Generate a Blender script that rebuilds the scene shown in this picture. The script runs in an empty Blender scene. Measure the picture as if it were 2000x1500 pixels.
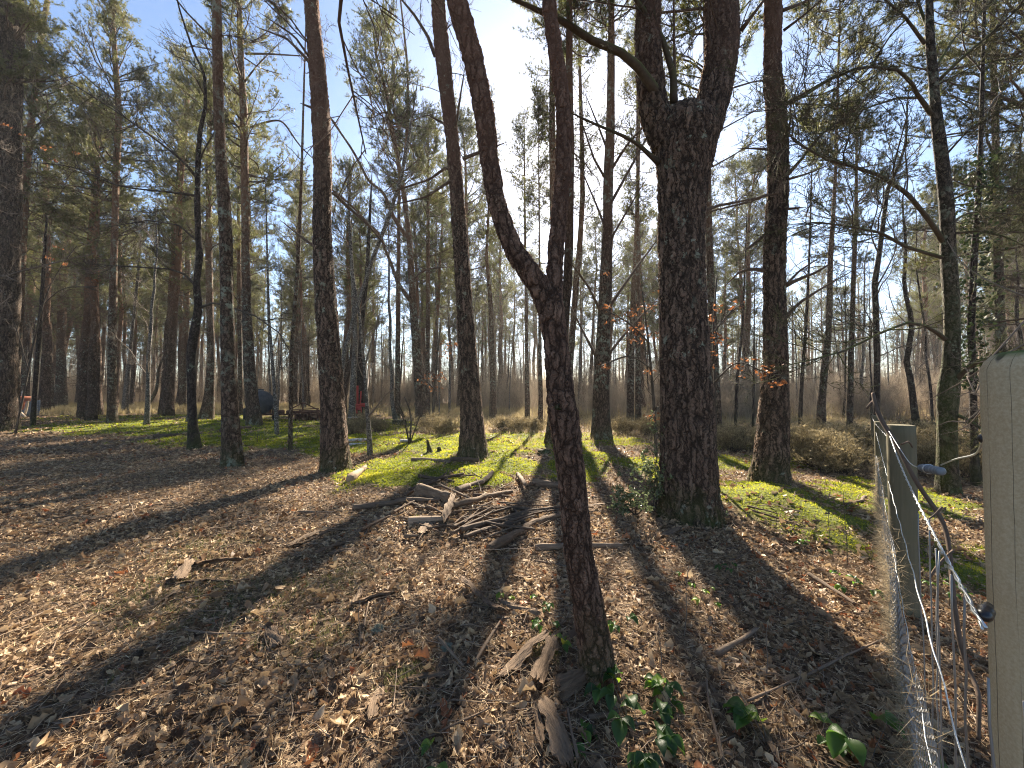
import bpy, math
import numpy as np
from mathutils import Vector

R = math.radians
PI = math.pi
sc = bpy.context.scene
col = sc.collection

# ------------------------------------------------------------------ camera
CAM_H, F, PITCH = 1.5, 727.0, R(1.42)
cd = bpy.data.cameras.new("camera")
cam = bpy.data.objects.new("camera", cd)
col.objects.link(cam)
cam.location = (0, 0, CAM_H)
cam.rotation_euler = (PI / 2 + PITCH, 0, 0)
cd.sensor_width = 36
cd.lens = 36 * F / 2000
cd.clip_start, cd.clip_end = 0.02, 1000
sc.camera = cam

# ------------------------------------------------------------------ light
SUN_EL, SUN_AZ = R(32.5), R(8.6)
w = bpy.data.worlds.new("World")
sc.world = w
w.use_nodes = True
nt = w.node_tree
bg = nt.nodes["Background"]
sky = nt.nodes.new("ShaderNodeTexSky")
sky.sky_type = 'NISHITA'
sky.sun_disc = False
sky.sun_elevation = SUN_EL
sky.sun_rotation = SUN_AZ
sky.air_density = 1.0
sky.dust_density = .55
sky.ozone_density = 3.2
nt.links.new(sky.outputs[0], bg.inputs[0])
bg.inputs[1].default_value = 0.05
sl = bpy.data.lights.new("sun", 'SUN')
sl.energy = 5.0
sl.angle = R(0.53)
sl.color = (1.0, 0.89, 0.72)
sun = bpy.data.objects.new("sun", sl)
col.objects.link(sun)
sd = Vector((math.sin(SUN_AZ) * math.cos(SUN_EL), math.cos(SUN_AZ) * math.cos(SUN_EL), math.sin(SUN_EL)))
sun.rotation_euler = (-sd).to_track_quat('-Z', 'Y').to_euler()
sc.view_settings.view_transform = 'Standard'
sc.view_settings.look = 'None'
sc.view_settings.exposure = 2.3
sc.view_settings.gamma = 1
sc.cycles.max_bounces = 6
sc.cycles.diffuse_bounces = 3
sc.cycles.glossy_bounces = 2
sc.cycles.transmission_bounces = 3
sc.cycles.sample_clamp_indirect = 4
sc.cycles.use_denoising = True
sc.cycles.denoiser = 'OPENIMAGEDENOISE'
sc.cycles.denoising_input_passes = 'RGB_ALBEDO_NORMAL'
sc.cycles.denoising_prefilter = 'NONE'
sc.cycles.filter_width = 1.1

HAZE = .0007

# ------------------------------------------------------------------ helpers: places
CP, SP = math.cos(PITCH), math.sin(PITCH)


def ray(px, py):
    x, z = (px - 1000) / F, (750 - py) / F
    return np.array([x, CP - z * SP, SP + z * CP])


def at(px, py, Y):
    d = ray(px, py)
    return d * (Y / d[1]) + np.array([0, 0, CAM_H])


def sines(x, y, f, seed, n=5):
    r = np.random.default_rng(seed)
    out = 0
    for _ in range(n):
        a, ph, k = r.uniform(0, 2 * PI), r.uniform(0, 2 * PI), f * r.uniform(.6, 1.5)
        out = out + np.sin(k * (np.cos(a) * x + np.sin(a) * y) + ph)
    return out / n


def sstep(a, b, x):
    t = np.clip((x - a) / (b - a), 0, 1)
    return t * t * (3 - 2 * t)


# moss hummocks: x, y, height, radius
MOUNDS = [(-.17, 7.6, .16, .36), (-1.6, 7.2, .10, .9), (-.8, 6.4, .10, .8), (-2.2, 6.3, .07, .6), (-.9, 8.9, .10, .8),
          (3.2, 4.2, .10, .5), (3.6, 5.0, .10, .6), (1.9, 8.2, .1, .9), (.9, 9, .1, .8), (2.6, 5.2, .12, .8), (4.2, 6.2, .1, .8),
          (-9, 14, .15, 2.2), (-13, 17, .15, 2.5), (-4.5, 11.5, .12, 1.4), (-2.8, 10.5, .1, 1.2), (-.6, 4.6, .10, 1.0)]


def gh(x, y):
    x = np.asarray(x, float); y = np.asarray(y, float)
    h = .035 * sines(x, y, .8, 11) + .035 * sines(x, y, 2.2, 12) + .018 * sines(x, y, 6, 13) + .008 * sines(x, y, 17, 14)
    h = h * sstep(.2, 2.0, np.hypot(x, y)) if True else h
    h = h + .25 * sines(x, y, .12, 15) * sstep(14, 40, np.hypot(x, y))
    for mx, my, a, r in MOUNDS:
        h = h + a * np.exp(-((x - mx) ** 2 + (y - my) ** 2) / (r * r))
    return h


def gp(px, py):
    d = ray(px, py)
    z = 0.0
    for _ in range(6):
        t = (z - CAM_H) / d[2]
        p = d * t + np.array([0, 0, CAM_H])
        z = float(gh(p[0], p[1]))
    p[2] = z
    return p


# moss: x, y, rx, ry, strength
MOSS = [(-1.9, 7.3, 1.7, 1.7, 1), (-.6, 6.2, .6, .8, 1), (-.3, 7.8, .9, 1.0, 1), (-1, 9.3, 2.0, 1.4, .85), (1.5, 8.2, .8, 2.2, .9),
        (-3.6, 10.6, 2.6, 1.7, .95), (3.3, 4.4, .7, 1.2, .72), (3.7, 5.4, .9, .9, .68), (4.1, 3.1, 1.0, .8, .8), (5.2, 5.6, 1.5, 1.3, .66), (2.8, 7.2, .9, 1.2, .8),
        (-8, 13, 4, 2.8, .9), (-14, 17, 7, 4, .95), (-7, 18, 6, 4, .75), (-5.8, 11.2, 2.0, 1.3, .9), (4.5, 7.6, 1.6, 1.6, .6), (2.4, 5.8, .5, .5, .6),
        (-20, 22, 8, 4, .6), (0, 12, 5, 2.6, .75), (6.5, 9.5, 3, 2, .6), (-1.9, 2.6, .7, .5, .12), (-2.6, 3.3, .7, .5, .15)]


def moss(x, y):
    m = 0
    for mx, my, rx, ry, s in MOSS:
        q = ((x - mx) / rx) ** 2 + ((y - my) / ry) ** 2
        m = np.maximum(m, s * np.exp(-q * q * .9))
    m = m + .34 * sines(x, y, 1.7, 21) + .36 * sines(x, y, 4.6, 22) + .2 * sines(x, y, 11, 23)
    return sstep(.36, .64, m)


def unit(v):
    return v / np.maximum(np.linalg.norm(v, axis=-1, keepdims=True), 1e-9)


# ------------------------------------------------------------------ helpers: meshes and things
class MB:
    def __init__(s):
        s.v, s.f, s.n, s.t = [], [], 0, []

    def add(s, V, Fa, mi=0, tint=.5):
        V = np.asarray(V, float).reshape(-1, 3)
        Fa = np.asarray(Fa, np.int64)
        s.v.append(V); s.f.append((Fa + s.n, mi)); s.n += len(V)
        s.t.append(np.broadcast_to(np.asarray(tint, float), (len(V),)) if np.ndim(tint) == 0 else np.asarray(tint, float))
        return s

    def merge(s, o, M=None, off=(0, 0, 0)):
        V = np.concatenate(o.v)
        if M is not None: V = V @ M.T
        base = s.n
        s.v.append(V + np.asarray(off)); s.t.append(np.concatenate(o.t)); s.n += len(V)
        for Fa, mi in o.f: s.f.append((Fa + base, mi))
        return s

    def mesh(s, name, mats, smooth=True):
        V = np.concatenate(s.v)
        me = bpy.data.meshes.new(name)
        me.vertices.add(len(V)); me.vertices.foreach_set('co', V.astype(np.float32).ravel())
        loops = np.concatenate([f.ravel() for f, _ in s.f])
        cnt = np.concatenate([np.full(len(f), f.shape[1]) for f, _ in s.f])
        mi = np.concatenate([np.full(len(f), m) for f, m in s.f])
        st = np.concatenate([[0], np.cumsum(cnt)[:-1]])
        me.loops.add(len(loops)); me.loops.foreach_set('vertex_index', loops.astype(np.int32))
        me.polygons.add(len(cnt)); me.polygons.foreach_set('loop_start', st.astype(np.int32))
        me.polygons.foreach_set('material_index', mi.astype(np.int32))
        me.polygons.foreach_set('use_smooth', np.full(len(cnt), smooth))
        for m in (mats if isinstance(mats, (list, tuple)) else [mats]): me.materials.append(m)
        me.update(calc_edges=True)
        a = me.attributes.new('tint', 'FLOAT', 'POINT')
        a.data.foreach_set('value', np.concatenate(s.t).astype(np.float32))
        return me

    def build(s, name, mats, parent=None, loc=(0, 0, 0), smooth=True):
        o = bpy.data.objects.new(name, s.mesh(name, mats, smooth))
        col.objects.link(o)
        o.location = loc
        if parent is not None: o.parent = parent
        return o


def tag(o, label=None, cat=None, group=None, kind=None):
    if label: o['label'] = label
    if cat: o['category'] = cat
    if group: o['group'] = group
    if kind: o['kind'] = kind
    return o


def thing(name, label, cat, loc=(0, 0, 0), group=None, rz=0):
    o = bpy.data.objects.new(name, None)
    o.empty_display_size = .2
    col.objects.link(o)
    o.location = loc
    o.rotation_euler = (0, 0, rz)
    return tag(o, label, cat, group)


def copy_tree(o, parent=None):
    c = o.copy()
    col.objects.link(c)
    c.parent = parent
    for ch in o.children: copy_tree(ch, c)
    return c


def tubes(mb, P, Rr, k=5, mi=0, tint=.5, cap=True, lobes=None):
    """P (B,N,3), Rr (B,N)"""
    P = np.asarray(P, float); Rr = np.asarray(Rr, float)
    if P.ndim == 2: P, Rr = P[None], Rr[None]
    B, N, _ = P.shape
    T = unit(np.gradient(P, axis=1))
    mean = unit(T.mean(1))
    ref = np.zeros_like(mean)
    ref[np.arange(B), np.argmin(np.abs(mean), axis=1)] = 1
    n = unit(np.cross(T, ref[:, None, :]))
    b = np.cross(T, n)
    a = np.arange(k) * 2 * PI / k
    rr = Rr[:, :, None] if lobes is None else Rr[:, :, None] * lobes
    V = P[:, :, None, :] + rr[..., None] * (np.cos(a)[None, None, :, None] * n[:, :, None, :] + np.sin(a)[None, None, :, None] * b[:, :, None, :])
    idx = np.arange(B * N * k).reshape(B, N, k)
    q = np.stack([idx[:, :-1], np.roll(idx, -1, 2)[:, :-1], np.roll(idx, -1, 2)[:, 1:], idx[:, 1:]], -1).reshape(-1, 4)
    tt = tint if np.ndim(tint) == 0 else np.repeat(np.asarray(tint), N * k)
    start = mb.n
    mb.add(V, q, mi, tt)
    if cap and k > 3:
        for e in (0, N - 1):
            f = idx[:, e, :] if e else idx[:, e, ::-1]
            mb.f.append((f + start, mi))
    return mb


def grow(rng, S, D, L, N, bend=0., wig=.15, target=(0, 0, 1)):
    """branches from S along D, lengths L, bending towards target"""
    B = len(S)
    P = np.zeros((B, N, 3)); P[:, 0] = S
    d = unit(np.asarray(D, float))
    tg = np.asarray(target, float)
    st = (np.asarray(L) / (N - 1))[:, None]
    for i in range(1, N):
        d = unit(d + bend * tg + rng.normal(0, wig, (B, 3)))
        P[:, i] = P[:, i - 1] + d * st
    return P


def spawn(rng, P, m, a, b, ang, flat=1., up=0.):
    """m side shoots on every branch of P: (start, dir, u)"""
    B, N, _ = P.shape
    u = rng.uniform(a, b, (B, m))
    x = u * (N - 1)
    i = np.minimum(x.astype(int), N - 2)
    fr = (x - i)[..., None]
    bi = np.arange(B)[:, None]
    S = P[bi, i] * (1 - fr) + P[bi, i + 1] * fr
    T = unit(P[bi, i + 1] - P[bi, i])
    r = rng.normal(0, 1, T.shape); r[..., 2] *= flat
    pr = unit(r - (r * T).sum(-1, keepdims=True) * T)
    an = R(1) * rng.normal(ang, 12, T.shape[:2] + (1,))
    D = T * np.cos(an) + pr * np.sin(an)
    D[..., 2] += up
    return S.reshape(-1, 3), unit(D).reshape(-1, 3), u.ravel()


def rad_at(Rr, u, m):
    B, N = Rr.shape
    x = np.asarray(u).reshape(B, m) * (N - 1)
    i = np.minimum(x.astype(int), N - 2)
    return (Rr[np.arange(B)[:, None], i]).ravel()


def taper(r0, N, e=.25):
    return np.asarray(r0)[:, None] * np.linspace(1, e, N)[None, :]


def blades(mb, rng, C, D, K, ln, wd, spread=.9, mi=0, tint=None, hemi=0.0):
    """K thin pointed blades at every centre C around direction D"""
    n = len(C)
    d = D[:, None, :] + rng.normal(0, spread, (n, K, 3))
    d[..., 2] += hemi
    d = unit(d)
    l = ln * rng.uniform(.6, 1.25, (n, K, 1))
    s = unit(np.cross(d, rng.normal(0, 1, (n, K, 3)))) * (wd * .5)
    c = C[:, None, :] + rng.normal(0, ln * .12, (n, K, 3))
    V = np.stack([c - s, c + s, c + d * l], 2).reshape(-1, 3)
    Fa = np.arange(n * K * 3).reshape(-1, 3)
    t = rng.uniform(0, 1, n) if tint is None else np.broadcast_to(tint, (n,))
    mb.add(V, Fa, mi, np.repeat(t, K * 3))


def scatter(mb, rng, tv, tf, pos, scale, tilt=.4, mi=0, tint=None, rz=None):
    """copies of a small template, each turned at random"""
    n = len(pos)
    a = rng.uniform(0, 2 * PI, n) if rz is None else rz
    ex, ey = rng.normal(0, tilt, n), rng.normal(0, tilt, n)
    ca, sa = np.cos(a), np.sin(a)
    cx, sx, cy, sy = np.cos(ex), np.sin(ex), np.cos(ey), np.sin(ey)
    o, z = np.ones(n), np.zeros(n)
    Rz = np.stack([ca, -sa, z, sa, ca, z, z, z, o], -1).reshape(n, 3, 3)
    Rx = np.stack([o, z, z, z, cx, -sx, z, sx, cx], -1).reshape(n, 3, 3)
    Ry = np.stack([cy, z, sy, z, o, z, -sy, z, cy], -1).reshape(n, 3, 3)
    M = Rz @ Rx @ Ry
    V = np.einsum('nij,vj->nvi', M, tv) * np.asarray(scale).reshape(-1, 1, 1) + pos[:, None, :]
    Fa = (np.arange(n)[:, None, None] * len(tv) + tf[None]).reshape(-1, tf.shape[1])
    t = rng.uniform(0, 1, n) if tint is None else np.broadcast_to(tint, (n,))
    mb.add(V, Fa, mi, np.repeat(t, len(tv)))


# ------------------------------------------------------------------ materials
class Mat:
    def __init__(s, name):
        s.m = bpy.data.materials.new(name)
        s.m.use_nodes = True
        s.t = s.m.node_tree
        s.t.nodes.clear()
        s.out = s.t.nodes.new('ShaderNodeOutputMaterial')

    def n(s, typ, props=None, **ins):
        nd = s.t.nodes.new('ShaderNode' + typ)
        for k, v in (props or {}).items(): setattr(nd, k, v)
        for k, v in ins.items():
            key = int(k[1:]) if k[0] == 'i' and k[1:].isdigit() else k.replace('_', ' ')
            s.set(nd.inputs[key], v)
        return nd

    def set(s, sock, v):
        if isinstance(v, bpy.types.NodeSocket): s.t.links.new(v, sock)
        elif isinstance(v, bpy.types.Node): s.t.links.new(v.outputs[0], sock)
        else:
            if isinstance(v, tuple) and len(v) == 3 and sock.type == 'RGBA': v = (*v, 1)
            sock.default_value = v

    def math(s, op, a, b=0., clamp=False):
        return s.n('Math', {'operation': op, 'use_clamp': clamp}, i0=a, i1=b).outputs[0]

    def mix(s, f, a, b):
        nd = s.t.nodes.new('ShaderNodeMix'); nd.data_type = 'RGBA'
        s.set(nd.inputs[0], f); s.set(nd.inputs[6], a); s.set(nd.inputs[7], b)
        return nd.outputs[2]

    def noise(s, vec, scale, detail=4, rough=.6, out=0):
        nd = s.n('TexNoise', None, Scale=scale, Detail=detail, Roughness=rough)
        if vec is not None: s.set(nd.inputs['Vector'], vec)
        return nd.outputs[out]

    def rng(s, v, a, b, c=0., d=1.):
        return s.n('MapRange', {'clamp': True}, i0=v, i1=a, i2=b, i3=c, i4=d).outputs[0]

    def ramp(s, v, stops):
        nd = s.t.nodes.new('ShaderNodeValToRGB')
        cr = nd.color_ramp
        while len(cr.elements) < len(stops): cr.elements.new(.5)
        for e, (p, c) in zip(cr.elements, stops): e.position = p; e.color = (*c, 1)
        s.set(nd.inputs[0], v)
        return nd.outputs[0]

    def tint(s):
        return s.n('Attribute', {'attribute_name': 'tint'}).outputs['Fac']

    def obj(s):
        return s.n('TexCoord').outputs['Object']

    def sep(s, v):
        return s.n('SeparateXYZ', None, i0=v)

    def principled(s, colr, rough=.8, normal=None, spec=.3, **kw):
        p = s.n('BsdfPrincipled')
        s.set(p.inputs['Base Color'], colr); s.set(p.inputs['Roughness'], rough)
        p.inputs['Specular IOR Level'].default_value = spec
        if normal is not None: s.set(p.inputs['Normal'], normal)
        for k, v in kw.items(): s.set(p.inputs[k.replace('_', ' ')], v)
        s.t.links.new(p.outputs[0], s.out.inputs[0])
        return p

    def bump(s, h, strength=.5, dist=.02):
        return s.n('Bump', None, Strength=strength, Distance=dist, Height=h).outputs[0]

    def leafy(s, colr, trans=.5, rough=.5, spec=.25, tcol=None, normal=None):
        p = s.n('BsdfPrincipled')
        s.set(p.inputs['Base Color'], colr); s.set(p.inputs['Roughness'], rough)
        p.inputs['Specular IOR Level'].default_value = spec
        t = s.n('BsdfTranslucent')
        s.set(t.inputs[0], tcol if tcol is not None else colr)
        if normal is not None: s.set(p.inputs['Normal'], normal)
        mx = s.n('MixShader', None, i0=trans, i1=p.outputs[0], i2=t.outputs[0])
        s.t.links.new(mx.outputs[0], s.out.inputs[0])


def bark(name, crack, plate_a, plate_b, upper=None, zup=(4, 9), sx=16., sz=5., disp=.014, lichen=.0, mossy=.0, mossz=(.7, .0), true_disp=True):
    m = Mat(name)
    o = m.obj()
    wv = m.n('TexNoise', None, Vector=o, Scale=5., Detail=3.).outputs['Color']
    sc1 = m.n('VectorMath', {'operation': 'SCALE'}, i0=m.n('VectorMath', {'operation': 'SUBTRACT'}, i0=wv, i1=(.5, .5, .5)).outputs[0], Scale=2.2 / sx).outputs[0]
    wf = m.n('TexNoise', None, Vector=o, Scale=sx * 1.6, Detail=3.).outputs['Color']
    sc2 = m.n('VectorMath', {'operation': 'SCALE'}, i0=m.n('VectorMath', {'operation': 'SUBTRACT'}, i0=wf, i1=(.5, .5, .5)).outputs[0], Scale=1.1 / sx).outputs[0]
    ov = m.n('VectorMath', {'operation': 'ADD'}, i0=m.n('VectorMath', {'operation': 'ADD'}, i0=o, i1=sc1).outputs[0], i1=sc2).outputs[0]
    mp = m.n('Mapping', {'vector_type': 'POINT'}, Vector=ov, Scale=(sx, sx, sz)).outputs[0]
    vo = m.n('TexVoronoi', {'feature': 'DISTANCE_TO_EDGE'}, Vector=mp, Scale=1., Randomness=1.).outputs['Distance']
    cell = m.n('TexVoronoi', {'feature': 'F1'}, Vector=mp, Scale=1.).outputs['Color']
    cs = m.sep(cell).outputs[0]
    vo2 = m.n('TexVoronoi', {'feature': 'DISTANCE_TO_EDGE'}, Vector=m.n('Mapping', None, Vector=ov, Location=(3.3, 1.7, .4), Scale=(sx * 1.9, sx * 1.9, sz * 2.3)).outputs[0], Scale=1.).outputs['Distance']
    rid = m.math('ABSOLUTE', m.math('SUBTRACT', m.noise(m.n('Mapping', None, Vector=ov, Scale=(sx * .8, sx * .8, sz * .28)).outputs[0], 1., 2, .5), .5))
    mask = m.math('MULTIPLY', m.math('MULTIPLY', m.rng(vo, .0, .22), m.rng(vo2, -.12, .10)), m.rng(rid, -.01, .045))
    fine = m.noise(m.n('Mapping', None, Vector=o, Scale=(60, 60, 22)).outputs[0], 1., 5, .65)
    big = m.noise(o, 2.2, 3)
    pc = m.mix(m.math('ADD', m.math('MULTIPLY', fine, .6), m.math('MULTIPLY', cs, .45), True), plate_a, plate_b)
    c = m.mix(mask, crack, pc)
    z = m.sep(o).outputs[2]
    if upper is not None:
        f = m.math('MULTIPLY', m.rng(m.math('ADD', z, m.math('MULTIPLY', big, 3.)), zup[0] + 1.5, zup[1] + 1.5), .85)
        uc = m.mix(fine, tuple(x * .55 for x in upper), upper)
        c = m.mix(f, c, uc)
    if lichen > 0:
        ln = m.math('MULTIPLY', m.rng(m.noise(o, 7., 5, .7), .62 - lichen * .2, .68 - lichen * .2), m.rng(m.noise(o, 1.1, 2), .45, .6))
        c = m.mix(m.math('MULTIPLY', ln, .75), c, (.30, .33, .25))
    if mossy > 0:
        nz = m.noise(o, 3.5, 4)
        f = m.math('MULTIPLY', m.rng(m.math('ADD', z, m.math('MULTIPLY', m.math('SUBTRACT', nz, .5), 2.2)), mossz[0], mossz[1]), m.rng(nz, .32, .55))
        c = m.mix(m.math('MULTIPLY', f, mossy), c, m.mix(fine, (.035, .05, .010), (.10, .125, .025)))
    h = m.math('ADD', m.math('MULTIPLY', mask, .75), m.math('MULTIPLY', fine, .35))
    if true_disp:
        dn = m.n('Displacement', None, Height=h, Midlevel=.7, Scale=disp)
        m.t.links.new(dn.outputs[0], m.out.inputs['Displacement'])
        m.m.displacement_method = 'BOTH'
        m.principled(c, .9, None, .15)
    else:
        m.principled(c, .9, m.bump(h, .9, disp * 1.6), .15)
    return m.m


M = {}
M['bark_near'] = bark('red_brown_pine_bark', (.026, .015, .010), (.10, .058, .040), (.24, .15, .105), (.20, .10, .06), (2.2, 4.5), 24., 7.5, .012, .0, .35, (.35, .0))
M['bark_big'] = bark('deep_fissured_pine_bark', (.020, .014, .010), (.105, .068, .048), (.24, .165, .12), (.19, .105, .07), (5.0, 7.5), 15., 2.4, .028, .15, .6, (.5, .0))
M['bark_dark'] = bark('dark_fissured_pine_bark', (.020, .014, .010), (.085, .06, .045), (.19, .14, .105), None, (4, 9), 15., 2.4, .028, .05, .6, (.5, .0))
M['bark'] = bark('pine_bark', (.028, .018, .012), (.105, .07, .05), (.235, .165, .12), (.25, .135, .08), (4.5, 10.), 15., 5., .02, .55, .5, (.6, .0), False)
M['bark_far'] = bark('distant_pine_bark', (.035, .022, .015), (.11, .07, .05), (.22, .15, .11), (.30, .15, .085), (4., 10.), 9., 3., .03, .2, .4, (.5, .0), False)
M['oak'] = bark('mossy_oak_bark', (.018, .014, .010), (.08, .058, .042), (.17, .13, .10), None, (4, 9), 18., 5., .012, .35, .5, (4.6, 1.0), False)
M['dark_bark'] = bark('dark_smooth_bark', (.018, .013, .011), (.05, .036, .03), (.10, .075, .06), None, (4, 9), 12., 4., .006, .2, .5, (1.0, .0), False)
M['birch'] = bark('birch_bark', (.04, .034, .03), (.16, .135, .11), (.34, .31, .27), None, (4, 9), 9., 14., .004, .2, .4, (.8, .0), False)

m = Mat('branch_bark')
m.principled(m.mix(m.noise(m.obj(), 14., 3), (.055, .04, .03), (.16, .11, .08)), .9, None, .15)
M['branch'] = m.m
m = Mat('grey_twig_bark')
m.principled(m.mix(m.noise(m.obj(), 9., 3), (.09, .07, .055), (.22, .175, .14)), .85, None, .2)
M['twig'] = m.m
m = Mat('dark_twig_bark')
m.principled(m.mix(m.noise(m.obj(), 9., 3), (.035, .027, .022), (.10, .08, .062)), .85, None, .2)
M['dtwig'] = m.m
m = Mat('scrub_twigs')
m.leafy(m.mix(m.tint(), (.17, .13, .09), (.42, .34, .25)), .4, .8, .15)
M['scrub'] = m.m
m = Mat('mossy_branch_bark')
nz = m.sep(m.n('NewGeometry').outputs['Normal']).outputs[2]
f = m.math('MULTIPLY', m.rng(nz, -.5, .6), m.rng(m.noise(m.obj(), 5., 4), .36, .55))
m.principled(m.mix(f, m.mix(m.noise(m.obj(), 22., 3), (.03, .022, .017), (.11, .085, .065)), m.mix(m.noise(m.obj(), 40.), (.045, .055, .012), (.12, .135, .035))), .9, None, .15)
M['mossbranch'] = m.m

m = Mat('pine_needles')
m.leafy(m.ramp(m.tint(), [(0, (.050, .056, .022)), (.5, (.085, .086, .032)), (1, (.16, .135, .052))]), .38, .45, .35,
        m.ramp(m.tint(), [(0, (.115, .135, .036)), (.5, (.19, .20, .056)), (1, (.30, .26, .09))]))
M['needle'] = m.m
m = Mat('ivy_leaf')
m.leafy(m.ramp(m.tint(), [(0, (.018, .030, .012)), (1, (.05, .065, .025))]), .25, .65, .2)
M['ivy'] = m.m
m = Mat('holly_leaf')
m.leafy(m.ramp(m.tint(), [(0, (.06, .09, .03)), (1, (.24, .27, .13))]), .35, .2, .8)
M['holly'] = m.m
m = Mat('bramble_leaf')
tn = m.tint()
m.leafy(m.ramp(tn, [(0, (.022, .050, .018)), (.7, (.06, .13, .022)), (.9, (.16, .24, .03)), (1, (.55, .46, .03))]), .45, .4, .4,
        m.ramp(tn, [(0, (.05, .12, .02)), (.7, (.16, .32, .03)), (.9, (.36, .5, .05)), (1, (.85, .7, .04))]),
        m.bump(m.n('TexWave', {'wave_type': 'BANDS'}, Vector=m.obj(), Scale=90., Distortion=1.).outputs['Fac'], .25, .002))
M['bramble'] = m.m
m = Mat('dead_oak_leaf')
tn = m.tint()
sp = m.noise(m.n('NewGeometry').outputs['Position'], 70., 3)
m.leafy(m.mix(m.math('MULTIPLY', sp, .5), m.ramp(tn, [(0, (.11, .062, .034)), (.3, (.29, .185, .105)), (.6, (.52, .365, .205)), (.86, (.72, .545, .34)), (.93, (.40, .16, .06)), (1, (.33, .09, .03))]), (.11, .07, .045)), .22, .6, .3)
M['leaf'] = m.m
m = Mat('orange_beech_leaf')
m.leafy(m.ramp(m.tint(), [(0, (.16, .06, .025)), (.6, (.27, .105, .04)), (1, (.38, .18, .085))]), .5, .5, .3)
M['orange_leaf'] = m.m
m = Mat('dead_needle')
m.principled(m.ramp(m.tint(), [(0, (.16, .095, .05)), (.6, (.38, .265, .15)), (1, (.62, .48, .31))]), .7, None, .2)
M['deadneedle'] = m.m
m = Mat('moss_frond')
m.leafy(m.ramp(m.tint(), [(0, (.08, .10, .012)), (.5, (.19, .21, .02)), (1, (.33, .32, .04))]), .5, .6, .15,
        m.ramp(m.tint(), [(0, (.18, .21, .015)), (.5, (.40, .42, .03)), (1, (.60, .55, .06))]))
M['moss'] = m.m
m = Mat('dry_grass_blade')
m.leafy(m.ramp(m.tint(), [(0, (.17, .135, .06)), (.5, (.38, .30, .15)), (1, (.58, .47, .27))]), .45, .6, .2)
M['grass'] = m.m
m = Mat('fresh_grass_blade')
m.leafy(m.ramp(m.tint(), [(0, (.07, .10, .025)), (.6, (.16, .19, .06)), (1, (.34, .31, .15))]), .45, .6, .2)
M['greengrass'] = m.m
m = Mat('heather_sprig')
m.leafy(m.ramp(m.tint(), [(0, (.11, .088, .048)), (.6, (.26, .205, .11)), (1, (.46, .37, .20))]), .35, .7, .15)
M['heather'] = m.m
m = Mat('weathered_bark_slab')
o_ = m.n('Mapping', None, Vector=m.obj(), Scale=(5, 40, 40)).outputs[0]
fb = m.noise(o_, 1., 5, .65)
m.principled(m.mix(m.tint(), m.ramp(fb, [(.25, (.045, .028, .018)), (.75, (.17, .11, .07))]), m.ramp(fb, [(.25, (.16, .105, .065)), (.75, (.42, .31, .21))])), .85, m.bump(fb, .9, .02), .2)
M['slab'] = m.m
m = Mat('dead_wood')
o_ = m.n('Mapping', None, Vector=m.obj(), Scale=(6, 55, 55)).outputs[0]
fb = m.noise(o_, 1., 5, .65)
m.principled(m.mix(m.tint(), m.ramp(fb, [(.2, (.035, .023, .016)), (.8, (.13, .088, .06))]), m.ramp(fb, [(.2, (.17, .115, .075)), (.8, (.44, .33, .235))])), .85, m.bump(fb, .7, .01), .2)
M['deadwood'] = m.m
m = Mat('cut_wood')
m.principled(m.mix(m.noise(m.obj(), 30., 4), (.22, .15, .09), (.40, .29, .18)), .8, None, .2)
M['cut'] = m.m
m = Mat('birch_log_bark')
o_ = m.n('Mapping', None, Vector=m.obj(), Scale=(22, 5, 5)).outputs[0]
m.principled(m.ramp(m.noise(o_, 1., 4), [(.36, (.05, .045, .04)), (.46, (.42, .40, .37)), (1, (.62, .6, .56))]), .7, None, .25)
M['birchlog'] = m.m
m = Mat('lichen_crust')
m.principled(m.mix(m.noise(m.obj(), 60., 3), (.15, .17, .13), (.33, .36, .29)), .9, None, .1)
M['lichen'] = m.m
# fence
m = Mat('treated_post_wood')
o = m.obj()
gr = m.noise(m.n('Mapping', None, Vector=o, Scale=(55, 55, 2.5)).outputs[0], 1., 5, .6)
wide = m.noise(m.n('Mapping', None, Vector=o, Scale=(9, 9, 1.2)).outputs[0], 1., 3)
spk = m.rng(m.noise(o, 260., 2), .35, .7)
ck = m.rng(m.noise(m.n('Mapping', None, Vector=o, Scale=(26, 26, .55)).outputs[0], 1., 2, .3), .39, .36)
c = m.mix(gr, (.33, .25, .145), (.56, .44, .27))
c = m.mix(m.math('MULTIPLY', wide, .4), c, (.27, .215, .12))
c = m.mix(m.math('MULTIPLY', spk, .45), c, (.62, .52, .36))
oo = m.sep(o)
ang = m.math('ADD', m.math('ARCTAN2', oo.outputs[1], oo.outputs[0]), m.math('MULTIPLY', m.math('SUBTRACT', m.noise(m.n('Mapping', None, Vector=o, Scale=(2, 2, 3.)).outputs[0], 1., 3), .5), .22))
for a0, wd_ in ((2.75, .014), (-2.55, .010), (-2.05, .018), (-1.6, .008), (-3.0, .006), (-1.1, .012), (2.2, .01)):
    line = m.rng(m.math('ABSOLUTE', m.math('SUBTRACT', ang, a0)), wd_, wd_ * .4)
    ck = m.math('MAXIMUM', ck, m.math('MULTIPLY', line, m.rng(m.noise(m.n('Mapping', None, Vector=o, Location=(a0, 0, 0), Scale=(1, 1, 1.3)).outputs[0], 1.2, 2), .40, .5)))
c = m.mix(m.math('MULTIPLY', ck, .85), c, (.03, .025, .018))
top = m.math('MULTIPLY', m.rng(m.sep(m.n('NewGeometry').outputs['Normal']).outputs[2], .55, .9), m.rng(m.noise(o, 18.), .35, .5))
c = m.mix(top, c, (.10, .125, .03))
m.principled(c, .85, m.bump(m.math('SUBTRACT', m.math('MULTIPLY', gr, .5), ck), .5, .004), .2)
M['post'] = m.m
m = Mat('galvanised_wire')
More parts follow.
